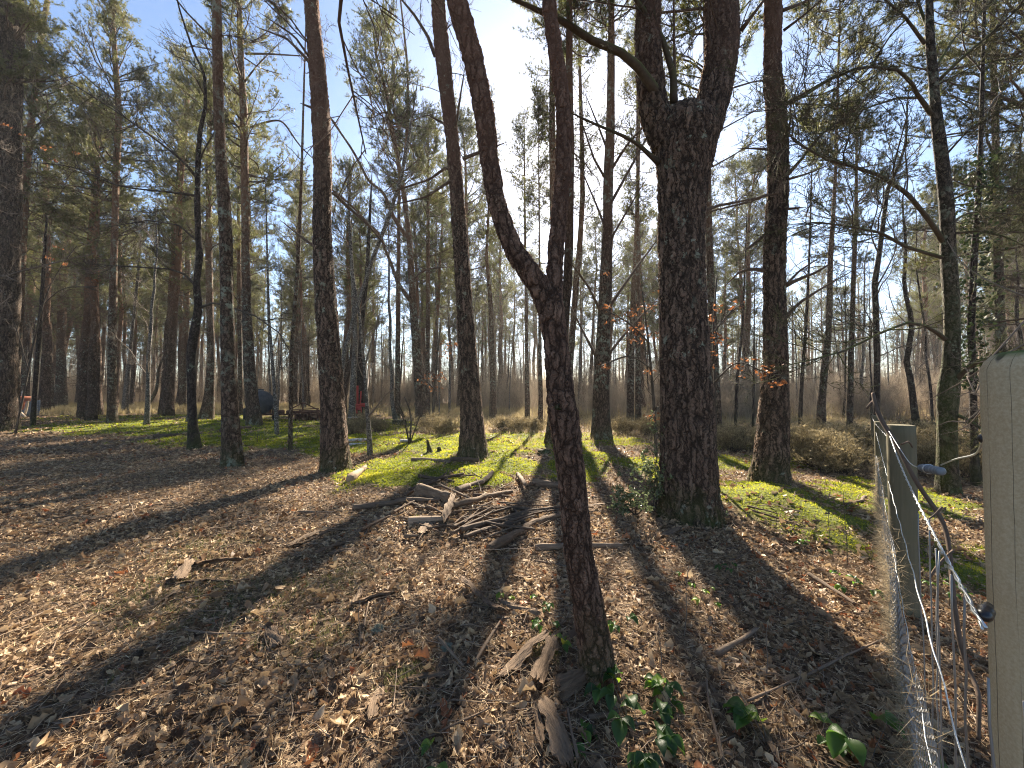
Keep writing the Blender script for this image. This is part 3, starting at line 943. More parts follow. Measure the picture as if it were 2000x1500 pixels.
pine('thick lichened pine right of its thinner twin, far left beyond the path', [(120, 799, 29), (119, 740, 22), (120, 640, 20), (122, 540, 18), (132, 480, 15), (140, 380, 11), (144, 300, 10)], 19, 8, 3.3, 'bark', seed=13, dead=18)
pine('tall lone pine standing at the far edge of the mossy path', [(219, 827, 26), (219, 790, 21), (219, 690, 19), (220, 600, 17), (222, 525, 16), (225, 430, 15), (226, 350, 15), (231, 260, 14), (232, 205, 14), (225, 120, 12), (219, 0, 9)], 20, 9, 3.4, 'bark', sides=24, seed=14, dead=14)
pine('pine leaning right across the middle distance, left of the dark crooked oak', [(320, 803, 19), (324, 740, 13), (330, 670, 11), (338, 600, 10), (347, 500, 9), (352, 420, 8)], 20, 8.5, 3.4, 'bark', seed=15, dead=10)
pine('broad brown pine just right of the right-leaning one', [(357, 797, 18), (360, 700, 14), (364, 600, 13), (367, 500, 11), (369, 380, 9)], 20, 8.5, 3.4, 'bark', seed=16, dead=10)
pine('pine with flared grey foot directly right of the dark crooked oak', [(403, 819, 32), (408, 780, 22), (413, 710, 17), (410, 610, 15), (408, 500, 14), (408, 400, 12), (408, 315, 11), (409, 210, 9)], 20, 9, 3.4, 'bark', sides=24, seed=17, dead=12)
pine('tall reddish pine in front of the grey tank', [(497, 831, 36), (493, 790, 28), (486, 700, 22), (481, 600, 19), (480, 500, 17), (479, 400, 17), (476, 215, 16), (471, 130, 14), (467, 0, 11)], 21, 9.5, 3.4, 'bark', sides=28, seed=18, dead=9,
     limbs=[([(486, 250, 6), (520, 238, 6), (550, 232, 5), (585, 285, 5), (612, 310, 4)], 'branch', .8, 6, bt), ([(480, 105, 6), (520, 105, 5), (600, 110, 4)], 'branch', -.6, 6, bt), ([(478, 160, 5), (500, 130, 4), (540, 90, 3)], 'branch', .5, 6, bt)])
pine('thin straight pine between the lichen-patched pine and the grey tank', [(470, 812, 11), (469, 700, 10), (467, 560, 9), (466, 420, 7)], 20, 9, 3.0, 'bark', seed=19, dead=10)
pine('curved many-stemmed pine behind, left of the straight pine at the moss',
     [(828, 828, 34), (823, 790, 24), (818, 745, 19), (813, 675, 16), (806, 587, 14), (803, 530, 13), (800, 472, 12), (790, 385, 10), (779, 325, 9), (765, 245, 8), (755, 185, 7), (736, 115, 6)], 20, 11.5, 3.4, 'bark', sides=24, seed=20, dead=4,
     limbs=[([(800, 470, 10), (776, 437, 9), (758, 402, 9), (751, 374, 8), (720, 357, 8), (706, 325, 7), (685, 287, 7), (650, 238, 6), (630, 205, 5)], 'bark', .6, 8, bt),
            ([(806, 592, 11), (790, 572, 10), (779, 558, 10), (766, 520, 9), (751, 483, 8), (743, 458, 8), (716, 434, 8), (692, 406, 7), (650, 371, 6)], 'bark', -.8, 8, bt),
            ([(784, 345, 8), (793, 290, 8), (796, 245, 7), (797, 140, 7), (788, 52, 6), (780, -20, 5)], 'bark', .4, 8, bt),
            ([(806, 545, 6), (830, 525, 5), (870, 522, 4)], 'branch', .4, 6, bt)])
pine('straight thin far pine just left of the curved many-stemmed pine', [(776, 817, 13), (777, 700, 10), (778, 570, 9), (779, 420, 7)], 20, 10, 3.0, 'bark', seed=21, dead=8)
pine('thin red-barked far pine just right of the curved many-stemmed pine', [(836, 812, 10), (835, 740, 9), (836, 590, 8), (836, 450, 7), (836, 300, 5)], 20, 10, 3.0, 'bark', seed=22, dead=8)
pine('upright far pine with crooked upper stems, right of the straight pine at the moss', [(963, 822, 17), (963, 760, 12), (961, 675, 10), (958, 590, 9), (950, 500, 6), (955, 400, 5)], 18, 9, 2.0, 'bark', seed=23, dead=14)
pine('slim far pine standing in the haze left of the forked pine', [(1030, 820, 11), (1029, 700, 8), (1028, 600, 7), (1026, 500, 5)], 18, 9, 2.2, 'bark', seed=24, dead=14)
pine('thin dark pine pole close on the left of the forked pine', [(1056, 834, 11), (1056, 770, 9), (1054, 675, 6), (1054, 560, 4)], 15, 9, 1.6, 'bark', seed=25, dead=10)
pine('far pine with rough stubs behind the hanging orange leaves', [(1231, 827, 16), (1232, 740, 13), (1234, 660, 12), (1238, 560, 10), (1242, 480, 9), (1246, 360, 7)], 20, 9.5, 2.4, 'bark', seed=26, dead=14)
pine('far reddish pine next to the stub-covered pine, nearer the massive trunk', [(1247, 831, 13), (1246, 740, 11), (1245, 640, 10), (1246, 520, 8)], 20, 9.5, 2.4, 'bark', seed=27, dead=12)
pine('reddish pine peeping out behind the right edge of the massive trunk', [(1400, 859, 25), (1397, 760, 19), (1393, 640, 17), (1387, 535, 15), (1384, 440, 14), (1382, 300, 12)], 20, 8.5, 3.4, 'bark', sides=20, seed=28, dead=14)
pine('lone brown pine in open heath between the stout pine and the fence', [(1603, 853, 23), (1605, 780, 18), (1611, 710, 15), (1618, 657, 13), (1622, 500, 11), (1627, 430, 9), (1632, 330, 7)], 17, 9.5, 2.4, 'bark', sides=20, seed=29, dead=10)
# low spreading pine at the right edge and the young pine beyond
pine('spreading pine with low drooping boughs at the right edge', [(2090, 900, 62), (2086, 760, 54), (2080, 560, 48), (2074, 380, 44), (2070, 200, 40), (2066, 40, 36)], 13, 3.2, 3.4, 'bark', sides=24, seed=30, nl=60, dead=16, dead_from=.12, lean=2.6, droop=.12, dens=.8)
pine('young bushy pine behind the bare oak limbs', [(1660, 842, 14), (1662, 700, 12), (1668, 520, 10), (1672, 400, 8)], 13, 6.5, 2.6, 'bark', seed=31, nl=34, dead=14)
pine('pine with one sided foliage behind the mossy oak', [(1960, 868, 26), (1955, 700, 22), (1950, 500, 20), (1945, 300, 17), (1940, 100, 14)], 16, 5.5, 3.0, 'bark', seed=32, nl=50, dead=14, lean=2.9, dens=.8)

# bare trees
def bare(label, pts, H, mat='dark_bark', tmat='dtwig', seed=0, nb=9, lb=(1.0, 2.6), ub=(.25, 1), limbs=(), name='bare_tree', cat='tree', group=None, sides=12, up=.35, tw=(5, .5, 4, .5, 3, .5), roots=.12, step=.2):
    rng = np.random.default_rng(3000 + seed)
    b, Q, q, Y = full_path(pts, H, .015)
    t = thing(name, label, cat, b, group)
    mb = MB(); trunk_mesh(mb, rng, Q, q, sides, step, .05, roots)
    mb.build('trunk', M[mat], t)
    for lp in limbs: limb(t, rng, lp, Y, b)
    if nb:
        mb = MB()
        z = rng.uniform(ub[0] * H, ub[1] * H, nb)
        S, rr = interp_path(Q, q, z)
        az = rng.uniform(0, 2 * PI, nb); el = rng.uniform(.2, .9, nb)
        D = np.stack([np.cos(az) * np.cos(el), np.sin(az) * np.cos(el), np.sin(el)], -1)
        L = rng.uniform(*lb, nb) * (1.2 - .6 * z / H)
        P1 = grow(rng, S, D, L, 9, up * .15, .14)
        R1 = taper(np.minimum(rr * .6, .004 + .009 * L), 9, .25)
        tubes(mb, P1, R1, 5, 0, .5, False)
        twig_system(mb, rng, P1, R1, *tw)
        mb.build('crown', M[tmat], t)
    TRACED.append((b[0], b[1]))
    return t, b, Q, q, Y


ot = (14, .36, 8, .5, 5, .5)
mo_ = 'mossbranch'
bare('mossy oak with long crooked limbs standing behind the fence',
     [(1853, 965, 60), (1851, 925, 46), (1850, 860, 42), (1850, 800, 44), (1851, 768, 54), (1857, 725, 40), (1860, 640, 36), (1857, 570, 36), (1851, 500, 34), (1850, 420, 31), (1844, 350, 30), (1836, 280, 29), (1827, 210, 24), (1822, 140, 22), (1815, 70, 20), (1815, 0, 16)],
     11, 'oak', 'dtwig', 1, 8, (1.0, 2.2), (.75, 1.), sides=40, step=.05,
     limbs=[([(1818, 222, 15), (1803, 200, 13), (1790, 182, 12), (1783, 165, 12), (1755, 137, 11), (1703, 130, 10), (1668, 135, 9), (1615, 158, 9), (1573, 186, 8), (1538, 203, 6)], mo_, -1.0, 10, ot),
            ([(1790, 191, 8), (1755, 191, 7), (1703, 207, 7), (1650, 231, 6), (1615, 252, 5), (1580, 294, 5), (1542, 333, 4)], mo_, -.4, 8, ot),
            ([(1840, 470, 17), (1832, 455, 15), (1807, 420, 14), (1772, 378, 13), (1720, 343, 12), (1668, 326, 11), (1615, 312, 9), (1552, 277, 7), (1541, 259, 5)], mo_, -1.4, 10, ot),
            ([(1840, 503, 12), (1772, 483, 10), (1720, 455, 9), (1668, 444, 8), (1597, 434, 6), (1559, 437, 4)], mo_, -.6, 8, ot),
            ([(1845, 662, 14), (1830, 650, 12), (1807, 636, 11), (1772, 630, 10), (1720, 650, 9), (1650, 685, 8), (1597, 700, 6), (1545, 712, 4)], mo_, -1.2, 8, ot),
            ([(1830, 160, 11), (1877, 115, 10), (1930, 70, 9), (2000, 7, 8), (2050, -40, 7)], mo_, -.6, 8, ot),
            ([(1828, 130, 8), (1867, 70, 7), (1912, 28, 7), (1947, 0, 6), (1980, -40, 5)], mo_, .5, 8, ot),
            ([(1832, 165, 7), (1895, 133, 5), (1930, 121, 5), (2000, 110, 4), (2060, 105, 3)], mo_, -.5, 8, ot),
            ([(1805, 84, 12), (1797, 73, 11), (1769, 35, 10), (1730, 0, 9), (1690, -40, 8)], mo_, -.5, 8, ot),
            ([(1769, 38, 6), (1740, 68, 5), (1700, 130, 5), (1650, 180, 4), (1610, 222, 3)], mo_, -.3, 6, ot),
            ([(1858, 456, 10), (1912, 451, 8), (1965, 462, 7), (2010, 485, 5)], mo_, -.6, 8, ot),
            ([(1858, 435, 9), (1885, 418, 8), (1912, 413, 7), (2000, 420, 5)], mo_, .4, 8, ot),
            ([(1860, 390, 8), (1900, 370, 6), (1930, 364, 6), (2000, 371, 4)], mo_, -.9, 8, ot),
            ([(1862, 750, 18), (1880, 728, 15), (1902, 710, 12), (1965, 690, 9), (2030, 660, 6)], mo_, -.7, 10, ot),
            ([(1868, 810, 12), (1900, 825, 10), (1932, 850, 7)], mo_, -.7, 8, ot),
            ([(1815, 60, 12), (1798, 20, 10), (1785, -30, 9)], mo_, .3, 8, ot),
            ([(1850, 300, 7), (1895, 250, 5), (1960, 215, 4)], mo_, -.8, 8, ot)])
bare('dark crooked young oak with sweeping bare limbs left of the lichen-patched pine',
     [(380, 877, 30), (377, 840, 21), (374, 780, 18), (373, 692, 20), (381, 640, 20), (388, 605, 17), (383, 552, 14), (391, 500, 14), (388, 472, 14), (385, 402, 12), (387, 315, 11), (391, 250, 9), (402, 210, 8), (399, 140, 6), (381, 110, 5), (350, 17, 4)],
     14, 'dark_bark', 'dtwig', 2, 6, (1., 2.2), (.5, .9), sides=20, step=.08,
     limbs=[([(383, 345, 8), (370, 325, 7), (315, 280, 7), (227, 217, 6), (115, 147, 4)], 'dtwig', -1.2, 8, ot), ([(383, 383, 8), (350, 376, 7), (315, 374, 6), (224, 364, 6), (150, 325, 5), (0, 311, 3)], 'dtwig', -1.5, 8, ot),
            ([(384, 560, 8), (360, 535, 6), (330, 525, 6), (240, 520, 5), (195, 517, 4)], 'dtwig', -.6, 8, ot), ([(392, 600, 7), (415, 592, 6), (440, 596, 5), (500, 618, 5), (545, 650, 4), (565, 684, 3)], 'dtwig', -1.0, 8, ot),
            ([(387, 320, 5), (400, 290, 5), (430, 240, 4)], 'dtwig', -.4, 6, ot), ([(384, 470, 6), (350, 440, 5), (290, 430, 4), (230, 440, 3)], 'dtwig', -.6, 6, ot)])
bare('slim dark tree behind the far fence post with kinked upper stem', [(1716, 885, 18), (1712, 820, 15), (1713, 710, 14), (1711, 622, 13), (1708, 552, 13), (1716, 505, 12), (1727, 420, 10), (1734, 367, 9), (1755, 325, 7), (1769, 280, 6), (1772, 210, 4)], 9.5, 'dark_bark', 'dtwig', 3, 12, (1, 2.4), (.25, .95))
ivy_t = bare('ivy-covered tree just right of the mossy oak', [(1907, 950, 26), (1904, 900, 19), (1902, 832, 18), (1900, 727, 18), (1896, 640, 17), (1902, 500, 16), (1910, 400, 14), (1915, 300, 11)], 10, 'dark_bark', 'dtwig', 4, 10, (1, 2.4), (.4, .95))
t_, b_, Q_, q_, Y_ = ivy_t
rng = np.random.default_rng(44)
mb = MB()
zz = rng.uniform(1.6, 5.5, 1700)
S, rr = interp_path(Q_, q_, zz)
an = rng.uniform(0, 2 * PI, 1700)
rad = rr + .04 + np.abs(rng.normal(0, .14, 1700)) * sstep(1.3, 3, zz)
S = S + np.stack([np.cos(an) * rad, np.sin(an) * rad, 0 * an], -1)
IV = np.array([[0, -.5, 0], [.5, -.2, .05], [.35, .3, .02], [0, .75, -.08], [-.35, .3, .02], [-.5, -.2, .05]]); IF = np.array([[0, 1, 2, 3], [0, 3, 4, 5]])
scatter(mb, rng, IV, IF, S, rng.uniform(.028, .055, 1700), 1.0)
mb.build('ivy', M['ivy'], t_)

bare('thin sapling stem in front of the rusty harrow', [(567, 882, 9), (568, 800, 8), (570, 680, 8), (581, 535, 8), (586, 420, 7), (590, 300, 5)], 12, 'bark', 'twig', 5, 8, (.8, 1.8), (.4, .95))
bare('lichened leaning sapling between the tank and the harrow', [(541, 848, 9), (539, 800, 8), (535, 745, 7), (525, 622, 6), (522, 500, 4)], 9, 'birch', 'twig', 6, 10, (.8, 2), (.3, .95))
bare('forked hazel-like sapling with dark foot beside the birch logs', [(723, 890, 12), (721, 850, 10), (718, 812, 9), (712, 720, 6), (703, 622, 5), (690, 535, 4)], 7, 'birch', 'twig', 7, 10, (.8, 2.0), (.2, .95),
     limbs=[([(719, 815, 6), (735, 795, 4), (755, 770, 4), (775, 755, 2)], 'twig', -.3, 6, bt), ([(712, 720, 5), (722, 680, 4), (745, 600, 3)], 'twig', .3, 6, bt)])
bare('grey slanting birch crossing from lower left to upper right in the centre left', [(660, 835, 12), (662, 770, 10), (672, 690, 9), (696, 605, 8), (729, 502, 8), (755, 437, 8), (783, 350, 7), (800, 260, 5)], 15, 'birch', 'twig', 8, 9, (1, 2.2), (.4, .95))
bare('upright grey sapling behind the red implement', [(686, 828, 14), (690, 740, 11), (694, 675, 10), (690, 560, 8), (682, 430, 6)], 13, 'birch', 'twig', 9, 10, (1, 2.2), (.35, .95))
bare('thicker grey stem right beside the red implement', [(703, 826, 15), (703, 740, 12), (706, 640, 10), (716, 540, 8), (722, 430, 6)], 13, 'dark_bark', 'twig', 10, 10, (1, 2.2), (.35, .95))
bare('leaning birch with sunlit edge near the path end', [(243, 806, 16), (247, 760, 12), (251, 720, 10), (259, 640, 7), (268, 552, 6), (275, 470, 4)], 14, 'birch', 'twig', 11, 8, (1, 2.2), (.4, .95))
bare('small slanting tree with spread arms in heath beyond the path', [(178, 796, 10), (182, 760, 8), (190, 700, 6), (196, 600, 4)], 8, 'dark_bark', 'twig', 12, 9, (1, 2.6), (.2, .95))
bare('curved mossy sapling bowing over beyond the path', [(284, 796, 8), (300, 775, 8), (308, 755, 7), (308, 725, 6), (322, 690, 4)], 5.0, 'oak', 'twig', 13, 5, (.5, 1.2), (.3, .95))
bare('dark slender tree beside the big left pines', [(64, 834, 13), (68, 762, 10), (75, 675, 10), (84, 553, 9), (86, 500, 7), (92, 420, 5)], 9, 'dark_bark', 'dtwig', 14, 9, (1, 2.2), (.4, .95))
bare('thin dead-straight sapling right of the reddish pine, in heath', [(1436, 842, 7), (1440, 740, 6), (1450, 640, 5), (1455, 520, 3)], 9, 'dark_bark', 'twig', 15, 11, (.8, 2.0), (.25, .95))
bare('thin dark pole in heather left of the stout pine foot', [(1470, 862, 6), (1472, 760, 5), (1473, 660, 3)], 5.5, 'dark_bark', 'twig', 16, 8, (.6, 1.6), (.25, .95))
bare('double-stemmed thin tree right of the stout pine', [(1562, 848, 9), (1566, 740, 8), (1574, 640, 7), (1580, 520, 5)], 11, 'dark_bark', 'twig', 17, 11, (1., 2.4), (.25, .95))
# pale twigs reaching in from a tree outside the left edge
bare('pale twiggy branches of a bare tree beyond the left edge', [(-90, 905, 34), (-88, 800, 28), (-86, 600, 24), (-84, 300, 20), (-82, 0, 16)], 8.5, 'dark_bark', 'twig', 18, 14, (1.6, 3.2), (.25, .9), tw=(7, .5, 4, .5, 3, .5), up=-.25)

# ------------------------------------------------------------------ trees: background, copied
LAND = [(-9e9, 'left edge'), (219, 'tall lone pine at the path edge'), (440, 'lichen-patched pine'), (640, 'thick leaning pine'), (910, 'straight pine at the moss'), (1090, 'forked pine'), (1330, 'massive pine'), (1510, 'stout pine'), (1850, 'mossy oak'), (9e9, 'right edge')]


def sector(x, y):
    px = 1000 + F * x / max(y, .1)
    for i in range(len(LAND) - 1):
        if LAND[i][0] <= px < LAND[i + 1][0]: return i
    return 0


rng = np.random.default_rng(77)
pine_protos = []
for i in range(7):
    H = rng.uniform(16.5, 20.5)
    P, q = straight_path(rng, H, rng.uniform(.17, .27), 14, .12, .03)
    t = thing('pine_tree', 'x', 'tree')
    mb = MB(); trunk_mesh(mb, rng, P, q, 9, .7, .05, .12); mb.build('trunk', M['bark_far'], t)
    pine_crown(rng, P, q, H * rng.uniform(.34, .50), H, rng.uniform(2.9, 3.7), 76, True, 34, .10, .70).build('crown', [M['branch'], M['needle']], t)
    pine_protos.append(t)
bare_protos = []
for i in range(6):
    H = rng.uniform(7, 13)
    P, q = straight_path(rng, H, rng.uniform(.045, .10), 14, .10, .05, .15)
    t = thing('bare_tree', 'x', 'tree')
    mb = MB(); trunk_mesh(mb, rng, P, q, 7, .5, .04, .1); mb.build('trunk', M['birch' if i % 2 else 'dark_bark'], t)
    mb = MB()
    nb = 16
    z = rng.uniform(.15 * H, .97 * H, nb)
    S, rr = interp_path(P, q, z)
    az = rng.uniform(0, 2 * PI, nb); el = rng.uniform(.3, 1.1, nb)
    L = rng.uniform(.8, 2.4, nb) * (1.15 - .6 * z / H)
    P1 = grow(rng, S, np.stack([np.cos(az) * np.cos(el), np.sin(az) * np.cos(el), np.sin(el)], -1), L, 8, .06, .13)
    R1 = taper(np.minimum(rr * .6, .004 + .008 * L), 8, .3)
    tubes(mb, P1, R1, 4, 0, .5, False)
    twig_system(mb, rng, P1, R1, 6, .5, 5, .5, 3, .5, rmin=.003)
    mb.build('crown', M['twig'], t)
    bare_protos.append(t)


def place(protos, spots, mindist, names):
    used = set()
    k = 0
    for x, y, s, rz in spots:
        pi = k % len(protos); k += 1
        if pi in used: o = copy_tree(protos[pi])
        else: o = protos[pi]; used.add(pi)
        o.location = (x, y, float(gh(x, y)) - .03)
        o.rotation_euler = (0, 0, rz)
        o.scale = (s, s, s)
        i = sector(x, y)
        far = 'far' if y > 34 else 'middle distance'
        o['label'] = f'{far} {names[0]} between {LAND[i][1]} and {LAND[i+1][1]}'
        o['group'] = f'{far} {names[1]}, {LAND[i][1]} to {LAND[i+1][1]}'


def spots(n, y0, y1, dmin, seed, accept):
    r = np.random.default_rng(seed)
    out = []
    pts = list(TRACED)
    tries = 0
    while len(out) < n and tries < 60000:
        tries += 1
        y = math.sqrt(r.uniform(y0 * y0, y1 * y1))
        x = r.uniform(-1.5 * y - 3, 1.5 * y + 3)
        if not accept(x, y, r): continue
        if any((x - a) ** 2 + (y - b) ** 2 < dmin * dmin for a, b in pts): continue
        pts.append((x, y)); out.append((x, y, r.uniform(.85, 1.15), r.uniform(0, 6.28)))
    return out


def ok_pine(x, y, r):
    px = 1000 + F * x / y
    if y < 24 and -14 < x < 14: return False
    if 1010 < px < 1240 and r.uniform() < .6: return False     # open sky towards the sun
    for h in (9, 12, 15, 18):                                  # the glade in front is sunlit
        if shades(x, y, h, -6, 7.5): return False
        if shades(x, y - 9, h, -17, -4) and r.uniform() < .45: return False
    if 1525 < px < 1800 and (y < 45 or r.uniform() < .75): return False
    if px > 1240 and r.uniform() < .2: return False
    return True


def ok_bare(x, y, r):
    px = 1000 + F * x / y
    if px < 500 and r.uniform() < .7: return False
    if y < 17 and px < 1350: return False
    if y < 11: return False
    return True


place(pine_protos, spots(165, 19, 62, 2.3, 5, ok_pine), 2, ('slender pine', 'slender pines'))
place(bare_protos, spots(170, 12, 58, 1.3, 6, ok_bare), 1, ('bare sapling', 'bare saplings'))

# far wood: one mass
def far_wood():
    rng = np.random.default_rng(91)
    mb = MB()
    pv = []
    for i in range(4):
        H = rng.uniform(15, 20)
        P, q = straight_path(rng, H, .22, 8, .12, .03)
        o = MB(); trunk_mesh(o, rng, P, q, 5, 2., .04)
        pine_crown(rng, P, q, H * .4, H, 2.8, 40, False, 10, .15, mb=o)
        pv.append(o)
    bv = []
    for i in range(4):
        H = rng.uniform(6, 12)
        P, q = straight_path(rng, H, .07, 8, .1, .05, .2)
        o = MB(); trunk_mesh(o, rng, P, q, 4, 1.5, .04, 0, 2)
        nb = 12
        z = rng.uniform(.1 * H, .95 * H, nb); S, rr = interp_path(P, q, z)
        az = rng.uniform(0, 6.28, nb)
        P1 = grow(rng, S, np.stack([np.cos(az), np.sin(az), rng.uniform(.3, 1.6, nb)], -1), rng.uniform(1, 2.6, nb), 5, .06, .13)
        R1 = taper(np.full(nb, .016), 5, .4)
        k0 = len(o.f)
        tubes(o, P1, R1, 3, 2, .5, False)
        twig_system(o, rng, P1, R1, 7, .5, 5, .5, 0, .5, rmin=.009)
        o.f[k0:] = [(f, 2) for f, _ in o.f[k0:]]
        bv.append(o)
    for vs, n, y0, y1 in ((pv, 190, 58, 105), (bv, 800, 44, 100)):
        for i in range(n):
            y = rng.uniform(y0, y1); x = rng.uniform(-1.45 * y, 1.45 * y)
            if abs(x) > 125: continue
            px = 1000 + F * x / y
            if vs is pv and 1000 < px < 1230 and rng.uniform() < .6: continue
            a = rng.uniform(0, 6.28); s = rng.uniform(.8, 1.2)
            Mx = np.array([[math.cos(a), -math.sin(a), 0], [math.sin(a), math.cos(a), 0], [0, 0, 1]]) * s
            mb.merge(vs[i % 4], Mx, (x, y, float(gh(x, y))))
    tag(mb.build('far_woodland', [M['bark_far'], M['needle'], M['twig']]), 'hazy far wood of pines and bare trees closing the view', 'woodland', None, 'stuff')


far_wood()


def thicket():
    """brushwood of bare shrubs and scrub birch, dense enough to hide the horizon"""
    rng = np.random.default_rng(92)
    vs = []
    for i in range(6):
        o = MB()
        H = rng.uniform(2., 7.5)
        n = 16
        S = np.stack([rng.normal(0, .7, n), rng.normal(0, .7, n), np.zeros(n)], -1)
        D = np.stack([rng.normal(0, .2, n), rng.normal(0, .2, n), np.ones(n)], -1)
        P1 = grow(rng, S, D, H * rng.uniform(.5, 1.1, n), 7, .03, .09)
        tubes(o, P1, taper(rng.uniform(.012, .035, n), 7, .3), 3, 0, .5, False)
        S2, D2, u2 = spawn(rng, P1, 16, .12, 1., 42, 1, .25)
        L2 = H * .16 * rng.uniform(.4, 1.3, len(u2))
        blades(o, rng, S2, D2, 1, H * .2, .022, .1)
        e = S2 + D2 * L2[:, None] * .7
        blades(o, rng, e, D2, 3, H * .12, .016, .5)
        vs.append(o)
    mb = MB()
    for i in range(1350):
        y = rng.uniform(20, 112); x = rng.uniform(-1.45 * y, 1.45 * y)
        if abs(x) > 125: continue
        px = 1000 + F * x / y
        if y < 30 and px < 1050: continue
        if px < 620 and (y < 40 or rng.uniform() < .35): continue
        a = rng.uniform(0, 6.28); s = rng.uniform(.7, 1.25) * (1 if y > 40 else .75)
        Mx = np.array([[math.cos(a), -math.sin(a), 0], [math.sin(a), math.cos(a), 0], [0, 0, 1]]) * s
        k0 = mb.n; mb.merge(vs[i % 6], Mx, (x, y, float(gh(x, y)) - .05)); mb.t[-1] = np.full(mb.n - k0, rng.uniform(0, 1))
    tag(mb.build('far_thicket', M['scrub']), 'grey-brown leafless brushwood filling the far wood below the pines', 'thicket', None, 'stuff')


thicket()
#@@PART2@@
# ------------------------------------------------------------------ litter, moss, grass: what nobody could count
def leaf_tpl(wid, curl, bend, n=6, twist=0.):
    x = np.linspace(0, 1, n)
    V = []
    for i in range(n):
        zz = bend * (x[i] - .5) ** 2
        V += [[x[i] - .5, -wid[i], zz + curl * wid[i] * 2 + twist * x[i]], [x[i] - .5, 0, zz], [x[i] - .5, wid[i] * .95, zz + curl * wid[i] * 2 - twist * x[i]]]
    Fq = []
    for i in range(n - 1):
        a = i * 3
        Fq += [[a, a + 3, a + 4, a + 1], [a + 1, a + 4, a + 5, a + 2]]
    return np.array(V), np.array(Fq)


OAK = [.03, .2, .13, .29, .19, .06]
LEAVES = [leaf_tpl(OAK, c, b, 6, t) for c, b, t in ((.5, .5, .1), (-.4, .8, 0), (.9, -.5, .15), (.3, 1.3, -.15), (-.7, -.3, .1))]
SIMPLE = [leaf_tpl([.05, .27, .05], c, b, 3) for c, b in ((.6, .5), (-.5, .9), (.8, -.6))]


def wedge(rng, n, y0, y1, slope=1.5, mar=1.2, p=1.5):
    y = (rng.uniform(0, 1, n) * (y1 ** p - y0 ** p) + y0 ** p) ** (1 / p)
    x = rng.uniform(-1, 1, n) * (slope * np.abs(y) + mar)
    return x, y


